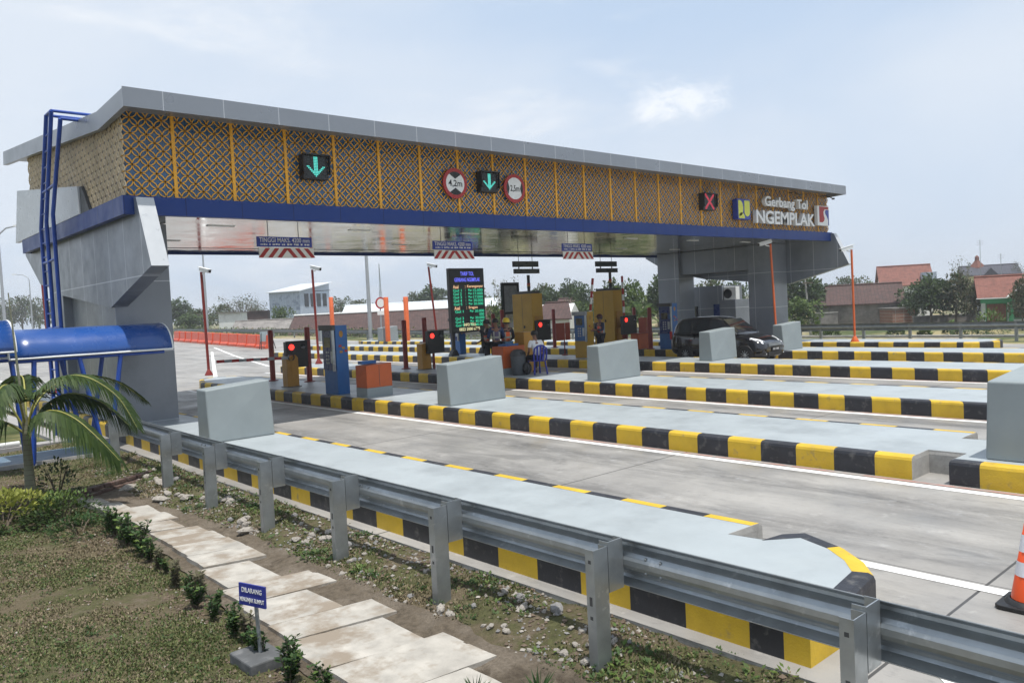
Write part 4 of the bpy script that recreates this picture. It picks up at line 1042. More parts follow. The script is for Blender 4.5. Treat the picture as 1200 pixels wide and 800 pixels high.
def gate_housing(label, x, y, arm=None, up=None):
    t = thing('boom_gate', label, 'boom gate', (x, y, KH), 'boom gates at the lanes')
    m = MB(); m.prism([(-.17, 0), (.19, 0), (.19, .84), (.12, .92), (-.17, .88)], 'y', -.16, .16); c = m.build('housing', MAT['gate_yellow'], t, bevel=.012)
    m = MB(); m.box(-.21, .24, -.2, .2, 0, .02); m.build('base_plate', MAT['dark_grey'], c)
    m = MB(); m.box(-.02, .12, -.168, -.162, .25, .7); m.build('door', MAT['gate_yellow'], c)
    if arm:
        L, z = arm; m = MB(); n = 10
        for i in range(n): m.box(-.17-L*(i+1)/n, -.17-L*i/n, -.26, -.21, z-.04+i*.006, z+.04+i*.006, i % 2)
        m.build('boom_arm', [MAT['galv_dull'], MAT['red_paint']], t)
        m = MB(); m.lathe([(.09, -.03), (.09, .06)], n=12); q = m.build('hub', MAT['dark_grey'], t); q.rotation_euler = (PI/2, 0, 0); q.location = (-.05, -.2, z)
    if up:
        h, tx = up; m = MB(); n = 9
        for i in range(n):
            a, b2 = i/n, (i+1)/n; m.tube([(-.05+tx*a, -.24, .75+h*a), (-.05+tx*b2, -.24, .75+h*b2)], .05, 8, i % 2)
        m.build('boom_arm', [MAT['red_paint'], MAT['white_paint']], t)
        m = MB(); m.box(-.14, .05, -.28, -.16, .45, .95); m.build('hub', MAT['red_steel'], t)
    return t
gate_housing('yellow boom gate with striped arm lowered across the nearest lane', 10.47, 21.45, arm=(2.05, .86))
gate_housing('yellow boom gate housing left of the red lamp beside the tariff board', 15.85, 22.35)
gate_housing('boom gate with leaning raised red and white arm behind the yellow ticket machine', 21.75, 20.3, up=(2.15, .38))
gate_housing('boom gate with upright red and white arm in front of the second yellow booth', 25.75, 21.9, up=(2.3, -.05))

# --- ticket machines
def ticket_machine(label, x, y, col, front, hood='dark_grey', h=1.75, sx_=.34, sy_=.66):
    "front panel with slots faces the lane (-X)"
    t = thing('ticket_machine', label, 'ticket machine', (x, y, KH), 'ticket machines on the islands')
    m = MB(); m.box(0, sx_, -sy_/2, sy_/2, .0, h); c = m.build('cabinet', MAT[col], t, bevel=.012)
    m = MB(); m.prism([(0.02, h-.10), (-.12, h-.06), (-.12, h+.0), (.1, h+.02), (.1, h-.05)], 'y', -sy_/2-.02, sy_/2+.02) if False else m.box(-.10, -.001, -sy_/2-.01, sy_/2+.01, h-.12, h+.015); m.build('hood', MAT[hood], c)
    m = MB(); m.box(-.035, -.001, -sy_/2+.04, sy_/2-.04, .62, h-.13); p = m.build('front_panel', MAT[front], c)
    m = MB(); m.box(-.1, -.036, -sy_/2-.01, -sy_/2+.04, .6, h-.12); m.build('side_trim', MAT['galv'], c)
    m = MB(); m.box(-.041, -.0355, -.12, .2, 1.2, 1.45); m.build('screen', MAT['glass_dark'], p)
    for i in range(4):
        for j in range(2):
            m = MB(); m.box(-.05, -.0355, .06-.1*j, .11-.1*j, .78+.09*i, .83+.09*i); m.build('key', MAT['galv'], p)
    m = MB(); m.box(-.05, -.0355, -.22, -.12, .8, 1.1); m.build('ticket_slot', MAT['galv'], p)
    m = MB(); m.box(-.045, -.0355, -.25, -.18, 1.2, 1.4); m.build('card_reader', MAT['mach_blue'], p)
    # emblem and pictogram on the face towards oncoming traffic
    yy = -sy_/2-.0025
    m = MB(); e = [(.16+.055*math.cos(2*PI*k/16), h-.22+.085*math.sin(2*PI*k/16)) for k in range(16)]; m.prism(e, 'y', yy-.003, yy+.002); m.build('emblem', MAT['gate_yellow'], c)
    m = MB()
    for k, (a, b2) in enumerate(((.08, h-.55), (.17, h-.6), (.24, h-.68), (.10, h-.7))): m.box(a, a+.08, yy-.003, yy+.002, b2, b2+.055, k % 2)
    m.build('pictogram', [MAT['red_paint'], MAT['gate_yellow']], c)
    return t
ticket_machine('blue ticket machine with dark panel on the second island, tallest thing on the kerb', 9.98, 18.18, 'mach_blue', 'mach_navy')
ticket_machine('yellow ticket machine with silver framed panel beside the folded red board', 21.3, 20.05, 'cab_yellow', 'mach_blue', 'galv_dull', 1.68)
ticket_machine('blue ticket machine at the tail of the black car', 25.72, 19.55, 'mach_blue', 'mach_navy', h=1.82)
ticket_machine('blue ticket machine half hidden below the tariff board', 21.6, 28.0, 'mach_blue', 'mach_navy', h=1.6)

# --- cabinets
t = thing('control_cabinet', 'orange control cabinet on a grey plinth behind the striped kerb of the second island', 'cabinet', (10.36, 16.75, KH))
m = MB(); m.box(-.36, .36, -.25, .25, 0, .22); m.build('plinth', MAT['barrier_paint'], t)
m = MB(); m.prism([(-.36, .22), (.36, .22), (.36, .79), (-.36, .76)], 'y', -.25, .25); c = m.build('cabinet', MAT['cab_orange'], t, bevel=.01)
m = MB(); m.box(-.3, .1, .02, .22, .785, .86); m.build('cover', MAT['mach_blue'], c)
m = MB(); m.box(-.005, .005, -.2535, -.2505, .25, .74); m.build('door_gap', MAT['dark_grey'], c)
t = thing('control_cabinet', 'orange control cabinet behind the grey dustbin and the seated person', 'cabinet', (15.75, 17.75, KH))
m = MB(); m.box(-.5, .36, -.25, .25, 0, .2); m.build('plinth', MAT['barrier_paint'], t)
m = MB(); m.box(-.5, .36, -.25, .25, .2, .84); c = m.build('cabinet', MAT['cab_orange'], t, bevel=.01)
m = MB(); m.box(-.3, .2, -.15, .2, .842, .9); m.build('cover', MAT['mach_blue'], c)
t = thing('yellow_pillar', 'plain yellow equipment pillar between the orange cabinet and the seated person', 'pillar', (16.34, 17.75, KH))
m = MB(); m.box(-.2, .26, -.2, .2, 0, 1.22); c = m.build('body', MAT['gate_yellow'], t, bevel=.012)
m = MB(); m.box(-.12, .18, -.206, -.2005, .3, 1.0); m.build('door', MAT['gate_yellow'], c)
t = thing('dustbin', 'grey dustbin with domed lid standing by the orange cabinet', 'dustbin', (15.55, 17.2, KH))
m = MB(); m.lathe([(.001, 0), (.17, 0), (.2, .02), (.225, .55), (.235, .57)], n=20); m.build('bin', M('bin grey', (.10, .11, .12), .5), t)
m = MB(); m.lathe([(.24, .56), (.24, .6), (.21, .68), (.13, .74), (.01, .76)], n=20); l_ = m.build('lid', MAT['dark_grey'], t)
m = MB(); m.box(-.09, .09, -.236, -.2, .6, .68); m.build('flap', MAT['black_matt'], l_)

# --- toll booths
def kiosk(label, x0, x1, y0, y1, zt):
    t = thing('toll_kiosk', label, 'toll kiosk', ((x0+x1)/2, (y0+y1)/2, KH)); w_, d_ = (x1-x0)/2, (y1-y0)/2; h = zt-KH
    m = MB(); m.box(-w_, w_, -d_, d_, .0, h); c = m.build('cabinet', MAT['cab_yellow'], t, bevel=.015)
    m = MB(); m.box(-w_+.1, w_-.03, -d_+.1, d_-.1, h, h+.1); m.build('roof', MAT['dark_grey'], c)
    m = MB(); m.box(-w_-.003, -w_+.001, -.006, .006, .1, h-.04); m.build('panel_joint', MAT['dark_grey'], c)
    m = MB(); m.box(-w_*.6, w_*.9, -d_-.035, -d_-.001, .7, 1.6); m.build('service_door', MAT['gate_yellow'], c)
    m = MB(); m.box(-w_-.02, -w_-.001, -.12, -.06, 1.15, 1.25); m.build('lock', MAT['black_matt'], c)
    return t
kiosk('tall yellow toll kiosk right of the workers, behind the seated person', 20.5, 21.05, 21.75, 22.85, 2.74)
kiosk('tall yellow toll kiosk behind the upright raised boom arm', 25.45, 25.98, 22.0, 23.15, 2.76)
# signal columns on the booths
def stack(label, x, y, z0, z1):
    t = thing('signal_column', label, 'signal lamp', (x, y, z0), 'signal columns on the booth roofs'); h = z1-z0
    m = MB(); m.tube([(0, 0, 0), (0, 0, h)], .06, 10); m.build('column', MAT['black_matt'], t)
    for k, (mt, a) in enumerate((('red_paint', .38), ('gate_yellow', .28), ('black_matt', .18))):
        m = MB(); m.lathe([(.065, a*h), (.07, a*h+.01), (.07, a*h+.1*h), (.065, a*h+.11*h)], n=12); m.build('lens', MAT[mt], t)
stack('black signal column with coloured rings above the booth by the workers', 20.8, 22.2, 2.84, 3.45)
stack('black signal column with coloured rings above the booth behind the upright boom', 25.75, 22.4, 2.86, 3.65)
# hanging message strips
def strip_sign(label, x0, x1, y, z):
    t = thing('message_strip', label, 'display', ((x0+x1)/2, y, z), 'pairs of black message strips under the canopy')
    for k, (a, b2, o) in enumerate(((0., .21, 0), (-.25, -.075, .04))):
        m = MB(); m.box(-(x1-x0)/2+o, (x1-x0)/2+o, -.05, .05, a, b2); s_ = m.build('strip', MAT['black_matt'], t)
        m = MB(); m.box(-(x1-x0)/2+o+.03, (x1-x0)/2+o-.03, -.053, -.0505, a+.03, b2-.03); m.build('display', unlit, s_)
    for u in (-.35, .35):
        m = MB(); m.tube([(u, 0, .21), (u, 0, 4.36-z)], .012, 6); m.build('hanger', MAT['dark_grey'], t)
        m = MB(); m.box(u-.015, u+.015, -.02, .02, -.075, 0); m.build('link', MAT['dark_grey'], t)
strip_sign('two black message strips hung above the yellow booth by the workers', 19.87, 21.13, 22, 3.75)
strip_sign('two black message strips hung above the booth with the upright boom', 24.44, 25.7, 22, 3.75)
# folded red boards
for lab, x, y in (('red two leaf board on a thin post left of the yellow ticket machine', 22.2, 21.8), ('red two leaf board on a thin post left of the blue machine by the car', 26.5, 21.2)):
    t = thing('lane_board', lab, 'board', (x, y, KH), 'red boards closing the lanes')
    m = MB(); m.tube([(0, 0, 0), (0, 0, .6)], .025, 8); m.lathe([(.13, 0), (.13, .02), (.03, .05)], n=10); m.build('post', MAT['red_steel'], t)
    for s_ in (-1, 1):
        m = MB(); m.obox((s_*.2, s_*.0, .93), (.39, .02, .68), s_*.28); m.build('leaf', MAT['board_red'], t, bevel=.006)

# --- tariff board
tb = thing('tariff_board', 'tall black tariff board with glowing green price lines on a frame stand', 'display', (21.7, 27.15, KH))
m = MB(); m.box(-.98, .95, -.1, .1, 1.25-KH, 4.04-KH); cs = m.build('cabinet', MAT['black_matt'], tb, bevel=.02)
m = MB(); m.box(-.93, .90, -.104, -.1005, 1.30-KH, 3.98-KH); m.build('face', M('board face', (.022, .026, .028), .35), cs)
for x in (-.86, .8):
    m = MB(); m.box(x-.07, x+.07, -.05, .05, .0, 1.25-KH); lg = m.build('leg', MAT['black_matt'], tb)
    m = MB(); m.prism([(x-.22, 0), (x+.22, 0), (x+.08, .26), (x-.08, .26)], 'y', -.12, .12); m.build('foot', MAT['black_matt'], lg)
def row(s, x, w_, z, mat, h=.15): fit_text('lettering', s, w_, h, mat, cs, (x, -.107, z-KH), .002, .012)
row('TARIF TOL', 0, .75, 3.80, led_b, .17); row('GERBANG NGEMPLAK', 0, 1.42, 3.54, led_b, .17)
row('Asal', -.66, .3, 3.24, led_o); row(':', -.14, .03, 3.24, led_o, .1); row('Karanganyar', .42, .9, 3.24, led_o)
for i, (g_, p_) in enumerate((('1', '15.000'), ('2', '17.000'), ('3', '17.000'), ('4', '20.000'), ('5', '20.000'))):
    z = 3.08-.148*i; row('Gol '+g_, -.58, .46, z, led_g, .115); row(':', -.14, .03, z, led_g, .08); row('Rp', .12, .2, z, led_g, .115); row(p_, .56, .54, z, led_g, .115)
row('Asal', -.64, .3, 2.32, led_o); row(':', -.12, .03, 2.32, led_o, .1); row('Sragen', .25, .5, 2.32, led_o)
for i, (g_, p_) in enumerate((('1', '20.000'), ('2', '30.000'), ('3', '30.000'), ('4', '40.000'), ('5', '40.000'))):
    z = 2.17-.148*i; row(p_, .6, .52, z, led_g, .115) if i != 1 else row(p_[3:], .72, .26, z, led_g, .115)
    if i != 1: row('Gol '+g_, -.53, .46, z, led_g, .115); row('Rp', .16, .2, z, led_g, .115)
row('INFO TOLL', .04, .68, 1.40+.19, led_y, .13); row('0822 2000 0775', .0, 1.15, 1.40, led_y, .13)
t = thing('framed_panel', 'tall black framed display seen beside the top of the first yellow booth', 'display', (23.4, 26.2, 0))
m = MB()
for a in ((-.5, -.4), (.4, .5)): m.box(a[0], a[1], -.06, .06, rz(26), 3.34)
m.box(-.4, .4, -.06, .06, 3.2, 3.34); m.box(-.4, .4, -.06, .06, 1.95, 2.05); m.build('frame', MAT['black_matt'], t)
m = MB(); m.box(-.4, .4, -.02, .02, 2.05, 3.2); m.build('panel', MAT['galv_dull'], t)

# --- height limit signs hung below the canopy
sblue = M('sign panel blue', (.02, .045, .30), .4, var=.08)
for lab, x0, x1, y in (('blue height limit sign with striped board, nearest the grey tower leg', 7.77, 9.14, 17.2), ('blue height limit sign with striped board, above the tariff board', 12.74, 14.12, 17.3), ('blue height limit sign with striped board, nearest the far legs', 17.58, 18.95, 17.2)):
    xc = (x0+x1)/2; t = thing('height_sign', lab, 'sign', (xc, y, 3.9), 'height limit signs hung under the canopy')
    m = MB(); m.box(-.68, .68, -.012, .012, .02, .25); p = m.build('text_plate', sblue, t)
    fit_text('lettering', 'TINGGI MAKS. 4200 mm', 1.24, .105, MAT['white_paint'], p, (0, -.0125, .175), .002, .004)
    rs = random.Random(2); m = MB(); x = -.6
    while x < .58:
        l = rs.uniform(.02, .07); m.box(x, min(x+l, .62), -.0145, -.0125, .055+rs.uniform(0, .008), .088+rs.uniform(-.006, .01)); x += l+rs.choice([.012, .014, .05])
    m.build('fine_print', MAT['white_paint'], p)
    m = MB(); m.box(-.64, .72, -.01, .01, -.235, -.0); s_ = m.build('striped_board', MAT['white_paint'], t)
    for k in range(6):
        u = -.52+k*.225; sl_ = -.09 if k >= 3 else .09
        m = MB(); m.prism([(u-.05-sl_, -.225), (u+.06-sl_, -.225), (u+.06+sl_, -.01), (u-.05+sl_, -.01)], 'y', -.0135, -.0105); m.build('stripe', MAT['red_paint'], s_)
    for u in (-.4, .35):
        m = MB(); m.tube([(u, 0, -.0), (u, 0, .47)], .008, 6); m.build('hanger', MAT['dark_grey'], t)

# --- lane displays and round signs on the lattice screen
def lane_display(label, x0, x1, z0, z1, kind):
    xc, zc = (x0+x1)/2, (z0+z1)/2; w_, h = (x1-x0)/2, (z1-z0)/2; t = thing('lane_display', label, 'display', (xc, YF-.03, zc))
    m = MB(); m.box(-w_, w_, -.08, .16, -h, h); c = m.build('housing', MAT['black_matt'], t, bevel=.01)
    m = MB(); m.box(-w_-.02, w_+.02, -.17, -.079, h-.03, h+.0); m.box(-w_-.02, -w_-.0, -.15, -.079, -h*.6, h-.03); m.box(w_, w_+.02, -.15, -.079, -h*.6, h-.03); m.build('hood', MAT['black_matt'], c)
    n = 13; a = MB(); d = MB(); st = 2*w_*.72/n
    for i in range(n):
        for j in range(n):
            u, v = (i-(n-1)/2), (j-(n-1)/2)
            if kind == 'arrow': on = (abs(u) <= 1 and v > -1) or (v <= 0 and abs(abs(u)-(v+5.5)) <= 1.1) or (abs(u) <= 1 and v >= -5)
            else: on = abs(abs(u)-abs(v)) <= 1.1
            q = a if on else d
            q.box(u*st-st*.36, u*st+st*.36, -.085, -.0805, v*st-st*.36, v*st+st*.36)
    a.build('lit_symbol', green_led if kind == 'arrow' else red_led2, c); d.build('unlit_dots', unlit, c)
    return t
lane_display('lane display with green down arrow standing alone over the nearest lane', 8.03, 8.62, 5.18, 5.70, 'arrow')
lane_display('lane display with green down arrow between the two round limit signs', 12.86, 13.42, 5.19, 5.71, 'arrow')
lane_display('lane display with red cross near the gate name lettering', 22.38, 23.1, 5.16, 5.72, 'cross')
def round_sign(label, x, z, txt, kind, r=.37):
    t = thing('limit_sign', label, 'road sign', (x, YF-.02, z))
    def disc(name, r_, y0, y1, mt, p):
        m = MB(); m.prism([(r_*math.cos(2*PI*k/40), r_*math.sin(2*PI*k/40)) for k in range(40)], 'y', y0, y1); return m.build(name, mt, p)
    c = disc('red_disc', r, -.01, .02, MAT['red_paint'], t); wd_ = disc('white_disc', r*.76, -.014, -.0105, MAT['white_paint'], c); r2 = r*.76
    if kind == 'h':
        for s_ in (-1, 1):
            m = MB(); arc = [(r2*math.cos(a), s_*r2*math.sin(a)) for a in np.linspace(R(52), R(128), 9)]; m.prism(arc+[(0, s_*r2*.38)], 'y', -.0175, -.0145); m.build('wedge', MAT['black_matt'], wd_)
    else:
        for s_ in (-1, 1):
            m = MB(); arc = [(s_*r2*math.cos(a), r2*math.sin(a)) for a in np.linspace(R(-34), R(34), 9)]; m.prism(arc+[(s_*r2*.66, .0)], 'y', -.0175, -.0145); m.build('wedge', MAT['black_matt'], wd_)
    fit_text('lettering', txt, r2*1.5 if kind == 'h' else r2*1.12, r2*.66, MAT['black_matt'], wd_, (0, -.0146, -.01), .003, .014)
round_sign('round red edged sign reading 4,2m with wedges above and below', 12.11, 5.355, '4,2m', 'h')
round_sign('round red edged sign reading 2,5m with wedges at the sides', 14.07, 5.35, '2,5m', 'w')

# --- lettering and emblems
white_let = M('white channel letter', (.74, .74, .73), .4, var=.03)
def letters(name, label, s, x0, x1, z0, z1):
    t = thing(name, label, 'lettering', ((x0+x1)/2, YF-.02, z0))
    # every letter is its own raised piece
    o = text_mesh('tmp', s, 1., white_let, None, (0, 0, 0), .01, Matrix.Identity(4), .022)
    co = [v.co for v in o.data.vertices]; tx0, tx1 = min(c.x for c in co), max(c.x for c in co); cap = .70
    bpy.data.objects.remove(o); k = (x1-x0)/(tx1-tx0); kz = (z1-z0)/cap; cx = 0; 
    cu_w = tx0
    pre = ''
    for ch in s:
        if ch != ' ':
            # advance measured from the string so far
            def width(q):
                if not q: return 0
                oo = text_mesh('tmp', q+'|', 1., white_let, None, (0, 0, 0), .01, Matrix.Identity(4), .022, 'LEFT'); w2 = max(v.co.x for v in oo.data.vertices); bpy.data.objects.remove(oo); return w2
            adv = width(pre)-width('') if pre else 0
            base = text_mesh('tmp', '|', 1., white_let, None, (0, 0, 0), .01, Matrix.Identity(4), .022, 'LEFT'); bw = max(v.co.x for v in base.data.vertices); bpy.data.objects.remove(base)
            adv = (width(pre)-bw) if pre else 0
            lo = text_mesh('letter', ch, 1., white_let, t, (0, 0, 0), .01, Matrix.Identity(4), .022, 'LEFT')
            zs = .0
            lo.data.transform(Matrix.Translation((adv+tx0, .36, 0))); lo.data.transform(Matrix.Diagonal((k, kz, 7, 1))); lo.data.transform(Matrix.Rotation(PI/2, 4, 'X'))
            lo.location = (0, -.08, 0)
        pre += ch
    return t
letters('gate_name', 'white raised lettering Gerbang Tol, the upper smaller line', 'Gerbang Tol', 26.1, 29.2, 5.44, 5.78)
letters('gate_name', 'white raised lettering NGEMPLAK in large capitals', 'NGEMPLAK', 25.42, 29.66, 4.80, 5.25)
pt_ = thing('ministry_emblem', 'blue square emblem with pale yellow shapes left of the gate lettering', 'emblem', (24.7, YF-.1, 5.27))
m = MB(); m.box(-.40, .40, -.08, .12, -.35, .35); c = m.build('box', sblue, pt_)
yel = M('emblem yellow', (.62, .64, .08), .45, var=.04); e = MB()
e.prism([(.02, .30), (.36, .30), (.36, -.08)]+[(.19+.17*math.cos(a), -.08+.17*math.sin(a)) for a in np.linspace(0, -PI, 9)], 'y', -.087, -.0805)
e.build('shape', yel, c); e = MB()
e.prism([(-.36, .30), (-.26, .30)]+[(-.26+.2*math.cos(a), .03+.27*math.sin(a)) for a in np.linspace(PI/2, -PI/2, 11)]+[(-.36, -.24)], 'y', -.087, -.0805)
e.build('shape', yel, c); e = MB()
e.prism([(-.16+.19*math.cos(a), -.32+.2*math.sin(a)) for a in np.linspace(0, PI, 11)], 'y', -.087, -.0805); e.build('shape', yel, c)
jt = thing('company_emblem', 'white red and navy emblem with a curved road at the right end of the screen', 'emblem', (30.52, YF-.1, 5.27)); jt.scale = (.92, 1, 1)
m = MB(); m.box(-.52, .50, -.03, .1, -.385, .385); c = m.build('board', white_let, jt)
m = MB(); m.prism([(-.36, .36), (.44, .36), (.44, .26), (.12, .26), (.0, .16), (.02, .02), (.1, -.1), (.04, -.2), (-.1, -.26), (-.36, -.26)], 'y', -.0365, -.0305); m.build('red_field', MAT['red_paint'], c)
m = MB(); m.prism([(.47, .24), (.47, -.36), (.40, -.36), (.42, -.16), (.3, -.02), (.16, .1), (.16, .2), (.24, .24)], 'y', -.0365, -.0305); m.build('navy_field', sblue, c)
# slim lamp arms over the lettering
for i, (lab, xa, xb) in enumerate((('slim dark lamp arm reaching out above the square emblem', 26.0, 24.9), ('slim dark lamp arm reaching out above the upper lettering', 28.2, 27.2), ('slim dark lamp arm reaching out above the right end emblem', 30.6, 29.7))):
    t = thing('lamp_arm', lab, 'lamp arm', (xa, YF, 6.1)); m = MB(t); m.tube([(xa, YF+.03, 6.06), (xa-.2, YF-.3, 6.04), (xb, YF-.95, 5.80)], .018, 6); m.build('arm', MAT['black_matt'], t)
    m = MB(t); m.obox((xb, YF-.95, 5.79), (.16, .1, .05), .5); m.build('lamp', MAT['black_matt'], t)

# --- utility room behind the far legs
ur = thing('utility_room', 'grey clad utility room between the far legs with dark door', 'utility room', (32.6, 22, 0))
m = MB(); m.prism([(-1.6, 0), (2.6, 0), (2.6, 2.78), (-.9, 2.78), (-.9, 2.1), (-1.6, 2.1)], 'x', -.5, 1.2); c = m.build('wall', MAT['panel'], ur)
m = MB(); m.box(-.512, -.503, .45, 1.5, .1, 1.85); m.build('door', MAT['glass_dark'], c)
m = MB(); m.box(-.51, -.503, -.75, -.42, .1, 1.92); m.build('window', MAT['mach_navy'], c)
t = thing('air_conditioner', 'white air conditioner outdoor unit on the utility room roof edge', 'air conditioner', (32.35, 20.72, 2.1))
m = MB(); m.box(-.16, .16, -.3, .34, .0, .6); c = m.build('case', MAT['white_plastic'], t, bevel=.015)
m = MB(); m.lathe([(.001, .0), (.21, .0), (.225, .012), (.21, .02)], n=20); f_ = m.build('fan_grille', MAT['black_matt'], c); f_.rotation_euler = (0, -PI/2, 0); f_.location = (-.162, .12, .29)
m = MB(); m.box(-.14, .14, -.4, -.36, -.001, .0) ; 
# small grey cabinet/desk beside the guard
t = thing('meter_box', 'light grey meter box left of the guard', 'meter box', (21.95, 19.75, KH)); m = MB(); m.box(-.2, .2, -.12, .12, .75, 1.25); m.build('box', MAT['barrier_paint'], t, bevel=.01); m = MB(); m.box(-.04, .04, -.04, .04, 0, .75); m.build('stand', MAT['galv_dull'], t)
t = thing('orange_counter', 'low orange counter in front of the second yellow booth', 'counter', (25.85, 21.0, KH)); m = MB(); m.box(-.35, .6, -.2, .2, 0, .62); c = m.build('body', MAT['cab_orange'], t, bevel=.01); m = MB(); m.box(-.37, .62, -.22, .22, .622, .65); m.build('top', MAT['board_red'], c)

# --- water filled barriers along the approach
def ground_hit(px, py, dz=0):
    lo, hi = 5., 400.
    for _ in range(60):
        mid = (lo+hi)/2; p = at(px, py, mid)
        if p.z > rz(p.y)+dz: lo = mid
        else: hi = mid
    return at(px, py, lo)
wbm = M('barrier orange', (.62, .075, .022), .45, var=.1, vs=2); wbl = M('sun bleached orange', (.70, .13, .06), .5, var=.1)
g0, g1 = ground_hit(206, 399.6), ground_hit(316, 408.6)
ang = math.atan2(g1.y-g0.y, g1.x-g0.x)
def wb_proto():
    t = thing('water_barrier', 'orange water filled barrier in the long row behind the boom arm', 'road barrier', (0, 0, 0), 'orange water barriers in a row')
    L = 1.0
    m = MB(); m.prism([(-.3, 0), (.3, 0), (.3, .18), (.2, .3), (.14, .98), (-.14, .98), (-.2, .3), (-.3, .18)], 'x', -L, L); b2 = m.build('body', wbm, t, bevel=.03)
    for k in (-.5, .5):
        m = MB(); m.prism([(-.36+0, .08), (-.26, .08), (-.2, .62), (-.3, .55)], 'x', k-.28, k+.28); m.build('rib', wbl, b2, bevel=.02)
    for k in (-.5, .5):
        m = MB(); m.lathe([(.06, 0), (.06, .05), (.02, .06)], (k, 0, .98), 8); m.build('cap', MAT['gate_yellow'], b2)
    return t
wb = wb_proto(); Ltot = (g1-g0).length; nwb = max(6, int(Ltot/2.12))
for i in range(nwb):
    p = g0.lerp(g1, (i+.5)/nwb); p.z = rz(p.y); o = wb if i == 0 else dup(wb); o.location = p; o.rotation_euler = (0, 0, ang+PI+random.uniform(-.03, .03))
# blocks and boards on the far islands
crash_block('distant grey crash block behind the pair of orange poles', 30.1, 31.4, 47.2, 47.9, 1.0)
crash_block('distant grey crash block right behind the guard post by the blue machine', 30.15, 31.7, 56.2, 57, 1.05)
# ================================================================== people
skin_m = M('skin brown', (.22, .105, .06), .5, var=.06); hair_m = M('black hair', (.008, .007, .007), .45)
def skin_mesh(pts, edges, mat, name, parent, sub=1):
    "grow one continuous surface over a skeleton: pts = {key: (x, y, z, rx[, ry])}"
    bm = bmesh.new(); lay = bm.verts.layers.skin.verify(); V_ = {}
    for k, p in pts.items():
        v = bm.verts.new(p[:3]); v[lay].radius = (p[3], p[4] if len(p) > 4 else p[3]); V_[k] = v
    root = 'pelvis' if 'pelvis' in V_ else list(V_)[0]; V_[root][lay].use_root = True
    for a, b2 in edges: bm.edges.new((V_[a], V_[b2]))
    me = bpy.data.meshes.new(name); bm.to_mesh(me); bm.free()
    o = link(name, me); s1 = o.modifiers.new('s', 'SKIN'); s1.use_smooth_shade = True; s1.branch_smoothing = .3; o.modifiers.new('u', 'SUBSURF').levels = sub; o.modifiers['u'].render_levels = sub
    dg = bpy.context.evaluated_depsgraph_get(); m2 = bpy.data.meshes.new_from_object(o.evaluated_get(dg)); bpy.data.objects.remove(o)
    m2.materials.clear(); m2.materials.append(mat); m2.polygons.foreach_set('use_smooth', [True]*len(m2.polygons)); m2.name = name
    return link(name, m2, parent)
STAND = dict(pelvis=(0, 0, .93), waist=(0, .0, 1.08), chest=(0, .0, 1.27), neck=(0, .01, 1.42), jaw=(0, -.015, 1.50), head=(0, -.01, 1.575), crown=(0, .0, 1.63),
             sh=(.165, .005, 1.365), el=(.22, .03, 1.09), wr=(.21, -.07, .86), hip=(.09, 0, .89), kn=(.1, -.02, .49), an=(.1, .03, .09), toe=(.115, -.12, .045))
